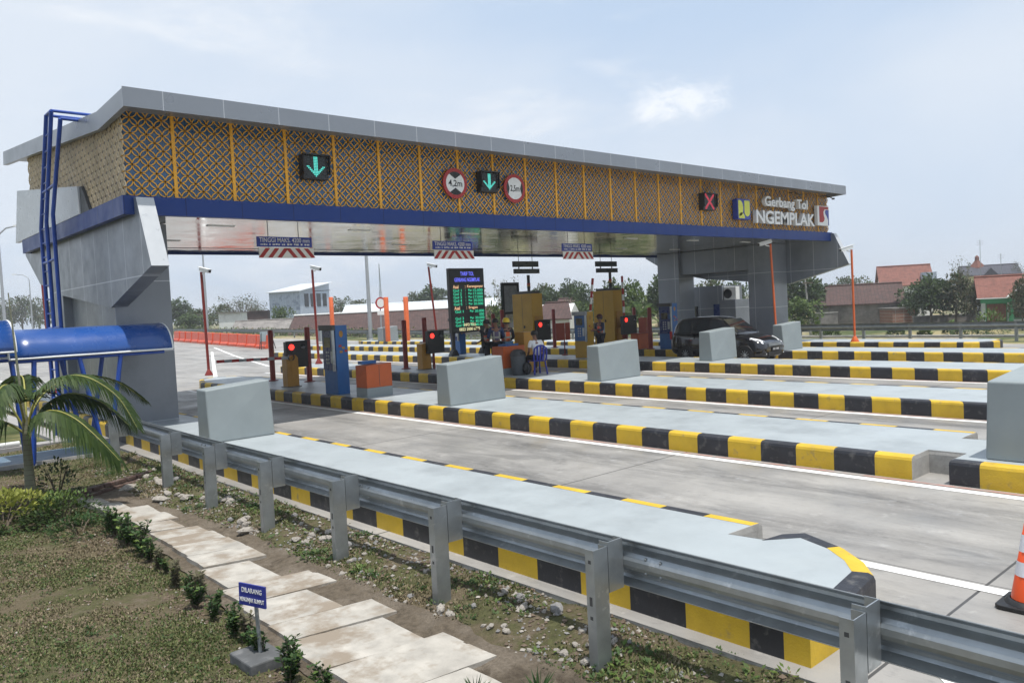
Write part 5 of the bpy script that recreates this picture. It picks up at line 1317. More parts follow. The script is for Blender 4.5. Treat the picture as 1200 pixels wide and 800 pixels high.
def person(label, loc, rz_, J=None, shirt=(.05, .06, .1), trousers=(.02, .022, .03), vest=None, head=None, shoe=(.015, .015, .016), sleeve=.5, h=1.68, group=None):
    "J overrides joints: key or (key, side)"
    k0 = h/1.70
    def P_(k, s_=1):
        v = None
        if J: v = J.get((k, s_), None)
        if v is None and J and k in J: v = (J[k][0]*s_, J[k][1], J[k][2])
        if v is None: v = STAND[k]; v = (v[0]*s_, v[1], v[2])
        return tuple(c*k0 for c in v)
    pts = {}; E_ = []
    def add(k, p, r, ry=None): pts[k] = (*p, r*k0, (ry or r)*k0)
    add('pelvis', P_('pelvis'), .125, .095); add('waist', P_('waist'), .115, .085); add('chest', P_('chest'), .135, .095); add('neck', P_('neck'), .05)
    add('jaw', P_('jaw'), .062, .07); add('head', P_('head'), .077, .092); add('crown', P_('crown'), .06, .072)
    for a, b2 in (('pelvis', 'waist'), ('waist', 'chest'), ('chest', 'neck'), ('neck', 'jaw'), ('jaw', 'head'), ('head', 'crown')): E_.append((a, b2))
    hd = Vector(P_('head')); jw = Vector(P_('jaw'))
    fd = J.get('face', (0, -1, 0)) if J else (0, -1, 0); fd = Vector(fd).normalized()
    add('nose', tuple(jw.lerp(hd, .45)+fd*.098*k0), .014); E_.append(('head', 'nose'))
    for s_ in (-1, 1):
        n = str(s_)
        add('sh'+n, P_('sh', s_), .058); add('el'+n, P_('el', s_), .041); add('wr'+n, P_('wr', s_), .027, .033)
        E_ += [('chest', 'sh'+n), ('sh'+n, 'el'+n), ('el'+n, 'wr'+n)]
        w_ = Vector(P_('wr', s_)); d = (w_-Vector(P_('el', s_))).normalized(); sd = d.cross(Vector((0, 1, .2))).normalized()
        pm_ = w_+d*.07*k0; add('pa'+n, tuple(pm_), .034, .02); E_.append(('wr'+n, 'pa'+n))
        cl = (Vector((0, -1, 0))+d*.2).normalized()
        for i in range(4):
            L = (.036, .042, .04, .031)[i]; b0 = pm_+sd*(i-1.5)*.019*k0+d*.03*k0
            f1 = b0+d*L*.8*k0; f2 = f1+(d*.7+cl*.7).normalized()*L*.9*k0
            add(f'f{i}a'+n, tuple(b0), .0095); add(f'f{i}b'+n, tuple(f1), .009); add(f'f{i}c'+n, tuple(f2), .007); E_ += [('pa'+n, f'f{i}a'+n), (f'f{i}a'+n, f'f{i}b'+n), (f'f{i}b'+n, f'f{i}c'+n)]
        t1 = pm_-sd*.038*k0-d*.01*k0; t2 = t1-sd*.012*k0+(d+cl*.4)*.035*k0; add('ta'+n, tuple(t1), .011); add('tb'+n, tuple(t2), .009); E_ += [('pa'+n, 'ta'+n), ('ta'+n, 'tb'+n)]
        add('hip'+n, P_('hip', s_), .083); add('kn'+n, P_('kn', s_), .054); add('an'+n, P_('an', s_), .037); add('toe'+n, P_('toe', s_), .034, .026)
        E_ += [('pelvis', 'hip'+n), ('hip'+n, 'kn'+n), ('kn'+n, 'an'+n), ('an'+n, 'toe'+n)]
    body = skin_mesh(pts, E_, skin_m, 'person', None); body.location = loc; body.rotation_euler = (0, 0, rz_); tag(body, label, 'person', group)
    def garment(name, keys, edges, grow, mat, rmul=1.0):
        q = {k: (*pts[k][:3], pts[k][3]*rmul+grow, pts[k][4]*rmul+grow) for k in keys if k in pts}
        return q, edges
    def cut(a, b2, t): A_, B_ = pts[a], pts[b2]; return tuple(A_[i]+(B_[i]-A_[i])*t for i in range(5))
    sm_ = M('shirt cloth', shirt, .85, var=.08); tm_ = M('trouser cloth', trousers, .85, var=.1)
    q = {k: (*pts[k][:3], pts[k][3]+.016, pts[k][4]+.016) for k in ('pelvis', 'waist', 'chest', 'neck')}; q['neck'] = (*cut('chest', 'neck', .75)[:3], .062*k0, .06*k0)
    e_ = [('pelvis', 'waist'), ('waist', 'chest'), ('chest', 'neck')]
    for n in ('-1', '1'):
        q['sh'+n] = (*pts['sh'+n][:3], pts['sh'+n][3]+.014, pts['sh'+n][4]+.014); e_.append(('chest', 'sh'+n))
        if sleeve <= .5:
            c_ = cut('sh'+n, 'el'+n, .75); q['cu'+n] = (*c_[:3], c_[3]+.016, c_[4]+.016); e_.append(('sh'+n, 'cu'+n))
        else:
            q['el'+n] = (*pts['el'+n][:3], pts['el'+n][3]+.014, pts['el'+n][4]+.014); c_ = cut('el'+n, 'wr'+n, .92); q['cu'+n] = (*c_[:3], c_[3]+.013, c_[4]+.013); e_ += [('sh'+n, 'el'+n), ('el'+n, 'cu'+n)]
    skin_mesh(q, e_, sm_, 'shirt', body)
    q = {'pelvis': (*pts['pelvis'][:3], pts['pelvis'][3]+.02, pts['pelvis'][4]+.02)}; e_ = []
    for n in ('-1', '1'):
        for k in ('hip', 'kn'): q[k+n] = (*pts[k+n][:3], pts[k+n][3]+.018, pts[k+n][4]+.018)
        c_ = cut('kn'+n, 'an'+n, .9); q['hem'+n] = (*c_[:3], .062*k0, .062*k0); e_ += [('pelvis', 'hip'+n), ('hip'+n, 'kn'+n), ('kn'+n, 'hem'+n)]
    skin_mesh(q, e_, tm_, 'trousers', body)
    shm = M('shoe', shoe, .5)
    for n in ('-1', '1'):
        a, t_ = Vector(pts['an'+n][:3]), Vector(pts['toe'+n][:3]); hl = a-(t_-a)*.25; hl.z = t_.z
        skin_mesh({'h': (*hl, .042, .036), 'm': (*(hl.lerp(t_, .55)), .044, .04), 't': (*t_, .04, .028), 'e': (*(t_+(t_-hl).normalized()*.06), .032, .02), 'a': (*(a*.95+hl*.05), .045, .045)}, [('h', 'm'), ('m', 't'), ('t', 'e'), ('h', 'a')], shm, 'shoe', body)
    if vest:
        g = G('safety vest'); tc = g.coord(False); sx_ = g.n('ShaderNodeSeparateXYZ'); g.l(tc, sx_.inputs[0])
        cz = (pts['waist'][2]+pts['chest'][2])/2
        b1 = g.math('LESS_THAN', g.math('ABSOLUTE', g.math('ADD', sx_.outputs[2], -(pts['waist'][2]+.02))), .028); b3 = g.math('LESS_THAN', g.math('ABSOLUTE', g.math('ADD', g.math('ABSOLUTE', sx_.outputs[0]), -.085)), .02)
        g.l(g.mix(g.math('MAXIMUM', b1, b3), lin(vest), (.36, .36, .3)), g.b.inputs['Base Color']); g.b.inputs['Roughness'].default_value = .7
        lowv = Vector(pts['pelvis'][:3]).lerp(Vector(pts['waist'][:3]), .25)
        q = {'pelvis': (*lowv, .152*k0, .122*k0), 'waist': (*pts['waist'][:3], .146*k0, .116*k0), 'chest': (*pts['chest'][:3], .168*k0, .128*k0), 'neck': (*cut('chest', 'neck', .62)[:3], .085*k0, .075*k0)}
        e_ = [('pelvis', 'waist'), ('waist', 'chest'), ('chest', 'neck')]
        for n in ('-1', '1'): c_ = cut('chest', 'sh'+n, .72); q['s'+n] = (*c_[:3], .082*k0, .085*k0); e_.append(('chest', 's'+n))
        skin_mesh(q, e_, g.m, 'safety_vest', body)
    up = (Vector(P_('crown'))-Vector(P_('jaw'))).normalized(); c = Vector(P_('head'))
    rot = Vector((0, 0, 1)).rotation_difference(up).to_matrix().to_4x4()
    kind, colr = head or ('hair', None)
    m = MB(); r_ = .1*k0
    if kind == 'hair':
        m.lathe([(r_*1.02, -.02), (r_*1.08, .02), (r_*1.0, .07), (r_*.62, .108), (.004, .122)], (0, .012, 0), 16, sy=1.1); o = m.build('hair', hair_m, body)
    else:
        hm = M('head cover', colr, .35 if kind == 'helmet' else .8, var=.05)
        m.lathe([(r_*1.24 if kind == 'helmet' else r_*1.08, .012), (r_*1.12, .03), (r_*1.12, .07), (r_*.8, .125), (.004, .15)], (0, .0, 0), 18, sy=1.12)
        if kind == 'cap': m.prism([(-.07, -.08), (.07, -.08), (.06, -.17), (0, -.19), (-.06, -.17)], 'z', .025, .034)
        else: m.prism([(-.08, -.1), (.08, -.1), (.05, -.155), (-.05, -.155)], 'z', .012, .022)
        o = m.build('helmet' if kind == 'helmet' else 'cap', hm, body)
        m = MB(); m.lathe([(r_*1.0, -.03), (r_*1.04, .02)], (0, .014, -.01), 16, sy=1.08); m.build('hair', hair_m, body).data.transform(Matrix.Translation(c) @ rot)
    o.data.transform(Matrix.Translation(c) @ rot)
    # eyes and mouth
    fr = fd; sd = Vector((0, 0, 1)).cross(fr).normalized(); m = MB()
    for s_ in (-1, 1): m.sphere(tuple(c+fr*.09*k0+sd*.031*s_*k0+Vector((0, 0, -.012))), .011, 8, 5)
    m.build('eyes', MAT['black_matt'], body) if False else None
    for s_ in (-1, 1):
        m = MB(); m.sphere(tuple(c+fr*.091*k0+sd*.031*s_*k0+Vector((0, 0, -.012))), .0105, 8, 5); m.build('eye', MAT['black_matt'], body)
    return body
def face_to(deg): return R(deg+90)
GRP = None
person('worker in red orange vest and dark cap standing nearest the tariff board, arm raised', (15.68, 18.72, KH), face_to(150), {('el', 1): (.30, -.10, 1.22), ('wr', 1): (.26, -.3, 1.38), ('el', -1): (-.24, .02, 1.1), ('wr', -1): (-.2, -.2, 1.0)},
       shirt=(.03, .03, .035), trousers=(.012, .013, .018), vest=(.62, .075, .03), head=('hair', None), sleeve=.9, h=1.66)
person('worker in dark blue shirt and red edged vest with black hair, between two colleagues', (15.72, 18.33, KH), face_to(60), {('el', 1): (.24, -.06, 1.1), ('wr', 1): (.18, -.28, 1.12), ('el', -1): (-.24, .0, 1.1), ('wr', -1): (-.16, -.26, 1.08), 'jaw': (0, -.05, 1.49), 'head': (0, -.06, 1.56), 'crown': (0, -.06, 1.615)},
       shirt=(.03, .05, .12), trousers=(.01, .01, .014), vest=(.10, .08, .14), head=('hair', None), sleeve=.9, h=1.70)
person('worker in bright orange vest and yellow helmet behind the orange cabinet', (16.07, 18.24, KH), face_to(75), {('el', 1): (.24, -.02, 1.1), ('wr', 1): (.26, -.22, 1.02), ('el', -1): (-.24, .0, 1.1), ('wr', -1): (-.2, -.2, .98)},
       shirt=(.02, .02, .028), trousers=(.10, .22, .36), vest=(.75, .13, .03), head=('helmet', (.72, .50, .03)), sleeve=.9, h=1.66)
person('guard in dark cap and red orange vest holding a handset beside the meter box', (21.3, 19.1, KH), face_to(172), {('el', 1): (.22, -.06, 1.1), ('wr', 1): (.12, -.3, 1.12), ('el', -1): (-.22, -.06, 1.1), ('wr', -1): (-.1, -.3, 1.1)},
       shirt=(.018, .02, .05), trousers=(.012, .012, .02), vest=(.72, .08, .04), head=('cap', (.05, .012, .015)), sleeve=.9, h=1.56)
SIT = {'pelvis': (0, .04, .52), 'waist': (0, .02, .68), 'chest': (0, -.03, .88), 'neck': (0, -.07, 1.03), 'jaw': (0, -.11, 1.10), 'head': (0, -.12, 1.175), 'crown': (0, -.12, 1.23), 'sh': (.17, -.04, .97), 'el': (.24, -.02, .70), 'wr': (.17, -.24, .60),
       'hip': (.09, .0, .49), 'kn': (.15, -.40, .50), 'an': (.14, -.40, .09), 'toe': (.15, -.55, .045)}
CH = Vector((15.95, 16.82, KH)); CR = face_to(72)
person('person in white shirt seated on the blue plastic chair, seen from behind', CH, CR, SIT, shirt=(.72, .72, .72), trousers=(.02, .02, .025), head=('hair', None), h=1.68)
ch = thing('plastic_chair', 'blue plastic chair with slatted back under the seated person', 'chair', CH, None, CR); cb = M('chair blue', (.015, .025, .26), .4, var=.06)
m = MB(); m.prism([(-.21, -.24), (.21, -.24), (.19, .2), (-.19, .2)], 'z', .385, .41); m.build('seat', cb, ch, bevel=.008)
for x in (-.17, .17):
    for y, s_ in ((-.21, -1), (.18, 1)):
        m = MB(); m.tube([(x, y, .39), (x*1.22, y+s_*.05, 0)], [.022, .028], 6); m.build('leg', cb, ch)
bk = MB()
arc = [(-.20, .20, .40), (-.205, .235, .6), (-.19, .26, .76), (-.10, .275, .83), (0, .28, .845), (.10, .275, .83), (.19, .26, .76), (.205, .235, .6), (.20, .20, .40)]
bk.tube(arc, .026, 6); bf = bk.build('back_frame', cb, ch)
for x in (-.1, 0, .1):
    m = MB(); m.tube([(x*.85, .205, .41), (x, .245, .6), (x, .275, .825)], .033, 6, squash=.4); m.build('slat', cb, ch)
bagm = MB(); bagm.sphere((0, 0, 0), .165, 14, 9, sx=1., sy=.7, sz=1.1)
bg_ = bagm.build('backpack', MAT['black_matt'], None, loc=(15.66, 16.95, KH+.19)); tag(bg_, 'black bag resting against the left side of the blue chair', 'bag')
sb = MB(); sb.tube([(-.07, -.12, .1), (-.07, -.16, .0), (-.07, -.12, -.12)], .015, 6); sb.build('strap', MAT['dark_grey'], bg_)

# ================================================================== the black car
def car():
    t = thing('parked_car', 'shiny black compact people carrier stopped in the lane beyond the crash block', 'car', (24.08, 13.86, .004)); t.scale = (.97, .9, .955)
    paint = M('black paint', (.008, .008, .010), .14, var=.05, coat=.8)
    def loft(name, st, mat, n_half):
        rows = [[(x, y, z) for x, z in prof] + [(-x, y, z) for x, z in prof[::-1]] for y, prof in st]
        m = MB(); n = len(rows[0]); vs = [p for r_ in rows for p in r_]
        m.add(vs, [(i*n+k, i*n+(k+1) % n, (i+1)*n+(k+1) % n, (i+1)*n+k) for i in range(len(rows)-1) for k in range(n)], 0, True)
        m.add(rows[0], [tuple(range(n))], 0); m.add(rows[-1], [tuple(range(n))], 0)
        o = m.build(name, mat, t)
        bm = bmesh.new(); bm.from_mesh(o.data); bmesh.ops.remove_doubles(bm, verts=bm.verts, dist=1e-4); bmesh.ops.recalc_face_normals(bm, faces=bm.faces); bm.to_mesh(o.data); bm.free()
        o.modifiers.new('s', 'SUBSURF').levels = 1; o.modifiers['s'].render_levels = 2
        return o
    def low(y, w_, zb, zt): return (y, [(w_*.9, zb), (w_*.99, zb+.1), (w_*1.0, zb+.3), (w_*.985, zt-.12), (w_*.93, zt-.02), (w_*.6, zt+.015), (w_*.05, zt+.02)])
    body = loft('body', [low(.0, .60, .30, .60), low(.05, .70, .22, .68), low(.22, .78, .18, .80), low(.5, .815, .18, .90), low(.9, .825, .18, .97), low(1.15, .83, .18, 1.02), low(1.9, .83, .18, 1.03), low(2.8, .83, .18, 1.05), low(3.6, .825, .2, 1.08), low(3.95, .80, .24, 1.10), low(4.12, .74, .34, 1.02), low(4.17, .64, .42, .90)], paint, 7)
    gh_ = [(1.0, .79, .99, .78, 1.0), (1.25, .79, 1.0, .72, 1.18), (1.85, .79, 1.0, .625, 1.56), (2.3, .79, 1.0, .62, 1.645), (2.9, .79, 1.0, .62, 1.66), (3.6, .79, 1.0, .60, 1.625), (3.85, .78, 1.0, .59, 1.56), (4.1, .76, 1.0, .70, 1.12)]
    roof_ = loft('roof', [(y, [(wb_, zb), (wb_*.985, zb+.06), (wt+(wb_-wt)*.45, zb+(zt-zb)*.5), (wt*1.02, zt-.05), (wt*.9, zt), (wt*.4, zt+.02), (.03, zt+.025)]) for y, wb_, zb, wt, zt in gh_], paint, 7)
    gl = M('car glass', (.012, .015, .018), .04, var=.03, coat=.5)
    def side(y, f_):
        ys_ = [g_[0] for g_ in gh_]; i = max(0, min(len(gh_)-2, sum(1 for q in ys_ if q <= y)-1)); a = (y-ys_[i])/(ys_[i+1]-ys_[i])
        wt = gh_[i][3]+(gh_[i+1][3]-gh_[i][3])*a; zt = gh_[i][4]+(gh_[i+1][4]-gh_[i][4])*a
        z = 1.06+(zt-.09-1.06)*f_; return (.795+(wt-.795)*f_*1.0+.012, z)
    for s_ in (-1, 1):
        for ya, yb_ in ((1.42, 2.2), (2.28, 3.05), (3.13, 3.72)):
            m = MB(); g_ = [(ya+(yb_-ya)*k/6) for k in range(7)]
            lo_ = [(s_*side(y, .0)[0], y, side(y, 0)[1]) for y in g_]; hi_ = [(s_*side(y, 1)[0], y, side(y, 1)[1]) for y in g_]
            m.add(lo_+hi_, [(k, k+1, 8+k, 7+k) for k in range(6)], 0, True); m.build('side_window', gl, t)
        m = MB(); m.sphere((s_*.91, 1.42, 1.06), .1, 10, 6, sx=1, sy=.6, sz=.75); m.tube([(s_*.82, 1.42, 1.03), (s_*.88, 1.42, 1.04)], .03, 6); m.build('wing_mirror', paint, t)
        m = MB()
        hl = [(s_*.40, .085, .66), (s_*.64, .13, .69), (s_*.765, .50, .86), (s_*.70, .56, .90), (s_*.55, .30, .83), (s_*.42, .16, .74)]
        m.add([(x, y-.035, z+.0) for x, y, z in hl]+[(x, y+.05, z-.02) for x, y, z in hl], [tuple(range(6)), tuple(range(6, 12))]+[(i, (i+1) % 6, 6+(i+1) % 6, 6+i) for i in range(6)])
        m.build('headlight', M('headlamp lens', (.72, .74, .76), .08, var=.05, coat=.5), t)
        m = MB(); m.lathe([(.001, 0), (.05, 0), (.055, .02)], n=14); f_ = m.build('fog_lamp', MAT['galv'], t); f_.data.transform(Matrix.Rotation(PI/2, 4, 'X')); f_.location = (s_*.56, .035, .36)
        m = MB(); m.box(s_*.70-.05, s_*.70+.05, 4.09, 4.16, .85, 1.15); m.build('tail_light', MAT['red_paint'], t, bevel=.02)
        m = MB()
        for yy in (1.0+.6, 2.75): m.box(s_*.838-.008, s_*.838+.008, yy+.55, yy+.7, .88, .91)
        for k, yy in enumerate((2.1, 2.95)):
            q = MB(); q.box(s_*.838-.01, s_*.838+.01, yy, yy+.15, .88, .91); q.build('door_handle', MAT['galv'], t)
    m = MB(); m.add([(-.66, 1.14, 1.075), (.66, 1.14, 1.075), (.56, 1.78, 1.535), (-.56, 1.78, 1.535)], [(0, 1, 2, 3)]); m.add([(-.66, 1.10, 1.072), (.66, 1.10, 1.072), (.57, 1.78, 1.56), (-.57, 1.78, 1.56)], [(0, 1, 2, 3)]); m.build('windscreen', gl, t)
    m = MB(); m.box(-.40, .40, -.018, .03, .60, .665); m.box(-.4, .4, -.012, .02, .68, .70); gr = m.build('grille', MAT['galv'], t, bevel=.006)
    m = MB(); m.box(-.45, .45, -.012, .02, .26, .40); m.build('air_intake', MAT['black_matt'], t)
    m = MB(); m.box(-.22, .22, -.03, -.012, .42, .54); pl_ = m.build('number_plate', MAT['black_matt'], t)
    fit_text('lettering', 'AD 1188', .36, .065, MAT['white_paint'], pl_, (0, -.031, .487), .002, .01)
    for s_ in (-1, 1):
        for y in (.72, 3.36):
            w_ = MB(); w_.lathe([(.19, -.09), (.27, -.095), (.295, -.06), (.295, .06), (.27, .095), (.19, .09)], n=24); wh = w_.build('wheel', MAT['black_matt'], t); wh.rotation_euler = (0, PI/2, 0); wh.location = (s_*.745, y, .295)
            q = MB(); q.lathe([(.195, .0), (.19, .07*s_), (.175, .085*s_)], n=24)
            for k in range(10):
                a = 2*PI*k/10; q.tube([(.03*math.cos(a), .03*math.sin(a), .085*s_), (.18*math.cos(a+.06), .18*math.sin(a+.06), .08*s_)], .014, 5)
            q.lathe([(.001, .1*s_), (.05, .095*s_), (.055, .07*s_)], n=12); q.build('rim', MAT['galv'], wh)
            ar = MB(); ar.tube([(s_*.828, y+.335*math.cos(a), .295+.335*math.sin(a)) for a in np.linspace(-.25, PI+.25, 18)], .022, 6); ar.prism([(y+.325*math.cos(a), .295+.325*math.sin(a)) for a in np.linspace(-.3, PI+.3, 18)], 'x', s_*.822-.012, s_*.822+.012); ar.build('wheel_arch', MAT['black_matt'], t)
    return t
car()
# ================================================================== trees
def crown_pts(r_, lobes):
    c, rad = r_.choice(lobes); a = r_.uniform(0, 6.283); z = r_.uniform(-.75, 1); q = math.sqrt(max(0, 1-z*z)); k = r_.uniform(.55, 1.08)
    o = Vector((q*math.cos(a), q*math.sin(a), z)); return Vector(c)+o*rad*k, o
def tree_proto(kind, seed):
    "unit tree: 1 m tall, about 1 m across; scaled where it is planted"
    r_ = random.Random(seed); t = thing('tree', 'x', 'tree', (0, 0, 0), 'trees around the village')
    if kind in ('dense', 'pale', 'brown', 'hazy'):
        n = {'dense': 2600, 'pale': 2000, 'brown': 1700, 'hazy': 1500}[kind]
        lobes = [((r_.uniform(-.3, .3), r_.uniform(-.3, .3), r_.uniform(.36, .8)), r_.uniform(.13, .24)) for _ in range(13)] + [((0, 0, .6), .3), ((0, 0, .8), .17)]
        V = leaf_cloud(n, lambda q: crown_pts(q, lobes), .065, seed, .3, .75, .8)
        mats = {'dense': ['dark_leaf', 'mid_leaf'], 'pale': ['mid_leaf', 'light_leaf'], 'brown': ['dry_leaf', 'dark_leaf'], 'hazy': ['mid_leaf', 'dry_leaf']}[kind]
        quads('crown', V, [GREENS[x] for x in mats], t, [1 if r_.random() < .38 else 0 for _ in range(n)])
        m = MB(); m.tube([(0, 0, -.04), (.01, 0, .2), (.02, .01, .5)], [.03, .024, .012], 7)
        for k in range(5):
            a = r_.uniform(0, 6.28); m.tube([(.01, 0, .22+.05*k), (.12*math.cos(a), .12*math.sin(a), .42+.06*k), (.25*math.cos(a), .25*math.sin(a), .58+.06*k)], [.014, .009, .003], 5)
        m.build('trunk', MAT['bark'], t)
    elif kind == 'wispy':
        m = MB(); tips = []
        m.tube([(0, 0, -.04), (.01, 0, .25), (0, .01, .5)], [.022, .017, .01], 6)
        for k in range(14):
            a = r_.uniform(0, 6.28); z0 = r_.uniform(.2, .5); e = Vector((.38*math.cos(a)*r_.uniform(.5, 1.1), .38*math.sin(a)*r_.uniform(.5, 1.1), r_.uniform(.6, 1.)))
            mid = Vector((0, 0, z0)).lerp(e, .5)+Vector((0, 0, -.04)); m.tube([(0, 0, z0), mid, e], [.01, .006, .002], 5); tips += [mid, e, mid.lerp(e, .5), mid.lerp(e, .8)]
            for j in range(3):
                e2 = mid.lerp(e, r_.random())+Vector((r_.uniform(-.13, .13), r_.uniform(-.13, .13), r_.uniform(0, .14))); m.tube([mid, e2], [.004, .0015], 4); tips.append(e2)
        m.build('trunk', MAT['bark'], t)
        V = leaf_cloud(900, lambda q: (q.choice(tips)+Vector((q.gauss(0, .045), q.gauss(0, .045), q.gauss(0, .04))), Vector((q.uniform(-1, 1), q.uniform(-1, 1), .3))), .04, seed, .3, .7, .8)
        quads('crown', V, [GREENS['dry_leaf'], GREENS['mid_leaf']], t, [1 if r_.random() < .4 else 0 for _ in range(900)])
    elif kind == 'palm':
        m = MB(); m.tube([(0, 0, -.04), (.01, 0, .3), (0, 0, .52)], [.035, .03, .025], 8); m.build('trunk', MAT['bark'], t); V = []
        for k in range(16):
            a = r_.uniform(0, 6.28); el = r_.uniform(.1, 1.3); L = r_.uniform(.36, .52); d = Vector((math.cos(a)*math.cos(el), math.sin(a)*math.cos(el), math.sin(el))); prev = None
            for j in range(9):
                q = Vector((0, 0, .52))+d*L*j/8; q.z -= .35*(j/8)**2*L*1.4
                sd = d.cross(Vector((0, 0, 1))).normalized()
                if prev is not None and j > 1:
                    for s_ in (-1, 1):
                        for u in (0, .5):
                            c = prev.lerp(q, u); e = c+sd*s_*.1*math.sin(PI*(j+u)/9.5)+d*.05; e.z -= .05; w_ = d*.012
                            V += [c-w_, e-w_*.2, e+w_*.2, c+w_]
                prev = q
        n = len(V)//4; quads('crown', np.array([tuple(x) for x in V]), [GREENS['palm_leaf'], GREENS['mid_leaf'], GREENS['light_leaf']], t, [r_.choice([0, 1, 2]) for _ in range(n)])
    return t
PROT = {}
for k, sd in (('dense', 101), ('dense', 102), ('dense', 103), ('pale', 111), ('brown', 121), ('hazy', 131), ('hazy', 132), ('wispy', 141), ('wispy', 142), ('palm', 151), ('palm', 152)):
    PROT.setdefault(k, []).append(tree_proto(k, sd))
usedp = set(); tcount = 0
def plant(kind, px, wpx, ytop, depth, label, k=None):
    global tcount
    p = at(px, 380, depth); z0 = gh(p.x, p.y); zt = at(px, ytop, depth).z; h = max(.5, zt-z0); w_ = wpx*depth/F
    pr_ = PROT[kind][(tcount if k is None else k) % len(PROT[kind])]; tcount += 1
    o = pr_ if id(pr_) not in usedp else dup(pr_); usedp.add(id(pr_))
    o.location = (p.x, p.y, z0-.05); o.scale = (w_, w_, h); o.rotation_euler = (0, 0, random.uniform(0, 6.28)); o['label'] = label; return o
T = [
 ('hazy', 6, 34, 349, 210, 'hazy far tree at the left edge behind the lamp posts'), ('hazy', 26, 36, 347, 215, 'hazy far tree between the two lamp posts'), ('hazy', 46, 28, 346, 205, 'hazy far tree seen just left of the blue ladder'), ('hazy', 66, 30, 350, 200, 'hazy far tree hidden by the ladder stiles'),
 ('dense', 213, 46, 348, 150, 'dark domed tree directly right of the grey tower leg'), ('hazy', 238, 40, 361, 140, 'low bushy tree behind the tall thin lamp post'), ('pale', 222, 44, 366, 135, 'low pale bush row tree before the dark domed tree'), ('hazy', 262, 34, 356, 150, 'grey green tree left of the bare branched tree'),
 ('wispy', 285, 62, 345, 140, 'bare branched thin tree left of the blue white building'), ('wispy', 304, 40, 352, 150, 'small thin tree touching the blue white building'), ('hazy', 300, 44, 361, 150, 'low tree at the foot of the blue white building'),
 ('pale', 332, 28, 357, 105, 'bright green young tree in front of the blue white building'),
 ('hazy', 396, 40, 347, 185, 'far tree crown behind the orange pole and blue machine'), ('hazy', 420, 40, 351, 190, 'far tree crown left of the thick lamp post'), ('hazy', 444, 40, 353, 200, 'far tree crown at the foot of the lattice mast'),
 ('hazy', 486, 26, 342, 150, 'small round tree left of the bigger round tree over the white shed roof'), ('dense', 507, 52, 333, 150, 'round dark tree rising above the white shed roof'), ('hazy', 560, 50, 338, 150, 'round tree hidden behind the tariff board'),
 ('wispy', 596, 42, 325, 62, 'thin leafed tree beside the black framed panel'), ('pale', 586, 34, 352, 66, 'pale bushy tree behind the workers'),
 ('dense', 628, 40, 338, 95, 'dark tree right of the first yellow kiosk'), ('dense', 648, 44, 336, 105, 'dark tree above the brown roofed house'), ('dense', 667, 42, 326, 110, 'tallest dark domed tree behind the message strips'), ('hazy', 640, 30, 332, 120, 'greyish tree between kiosk and brown roofed house'),
 ('dense', 688, 46, 333, 92, 'dark green tree behind the leaning raised boom'), ('pale', 676, 40, 350, 80, 'lighter green tree below the dark domed tree'), ('pale', 704, 36, 346, 76, 'lighter green tree behind the guard'), ('dense', 722, 50, 328, 88, 'dense tree behind the upright raised boom'),
 ('pale', 744, 50, 326, 70, 'lush tree right of the second yellow kiosk'), ('palm', 752, 64, 332, 60, 'lush young palm left of the far grey legs'), ('palm', 736, 54, 338, 64, 'small palm beside the second yellow kiosk'), ('dense', 772, 50, 322, 82, 'dense tree partly hidden by the far rear leg'),
 ('dense', 862, 46, 328, 88, 'tree seen through the gap above the utility room'), ('hazy', 838, 50, 326, 95, 'tree crown showing over the utility room roof'),
 ('dense', 936, 66, 318, 78, 'big dark tree beneath the far bracket, behind the wooden pole'), ('dense', 962, 40, 330, 84, 'dark tree just left of the brick farmhouse'), ('pale', 938, 50, 346, 64, 'bright broad leaved bush tree at the foot of the wooden pole'),
 ('hazy', 990, 34, 324, 150, 'far rounded tree over the ridge of the brick farmhouse'), ('hazy', 1013, 34, 322, 150, 'far rounded tree next to the red roofed house'),
 ('dense', 1072, 40, 330, 76, 'dark leafy tree touching the brick shed'), ('dense', 1092, 54, 320, 72, 'largest dense tree between farmhouse and green house'), ('brown', 1120, 50, 316, 71, 'brownish tree close to the green house'), ('brown', 1138, 34, 332, 69, 'low brown tree before the green house doors'),
 ('wispy', 1133, 34, 303, 82, 'bare thin tree rising left of the dark blue roof'), ('hazy', 1084, 40, 322, 110, 'paler tree behind the largest dense tree'), ('brown', 1198, 34, 322, 62, 'dark tree cut by the right frame edge'), ('wispy', 1194, 22, 306, 120, 'thin far tree right of the dark blue roof'),
]
for kd, px, wp, yt, dp, lb in T: plant(kd, px, wp, yt, dp, lb)
for i, (px, wp, yt, dp) in enumerate(((960, 16, 381, 56), (975, 14, 383, 55), (1050, 18, 382, 57), (1114, 14, 379, 60), (1136, 44, 380, 58), (1160, 36, 364, 58), (905, 30, 384, 56), (1084, 12, 384, 56))):
    p = at(px, 385, dp); z0 = gh(p.x, p.y); zt = at(px, yt, dp).z; h = max(.5, zt-z0)
    bush('roadside_shrub', ['low yellow green shrub behind the far guardrail below the farmhouse', 'small low shrub next to it below the farmhouse wall', 'small shrub before the brick shed', 'upright little shrub before the grey yard wall', 'long clipped hedge shrub before the green house', 'flat topped shrub in front of the green house porch', 'low shrub near the far crash block', 'tiny shrub between brick shed and yard wall'][i], 'shrub', (p.x, p.y, z0), wp*dp/F/2, wp*dp/F/2, h, 420, .3, [GREENS['mid_leaf'], GREENS['light_leaf']], 200+i, 'shrubs along the village road', .6)

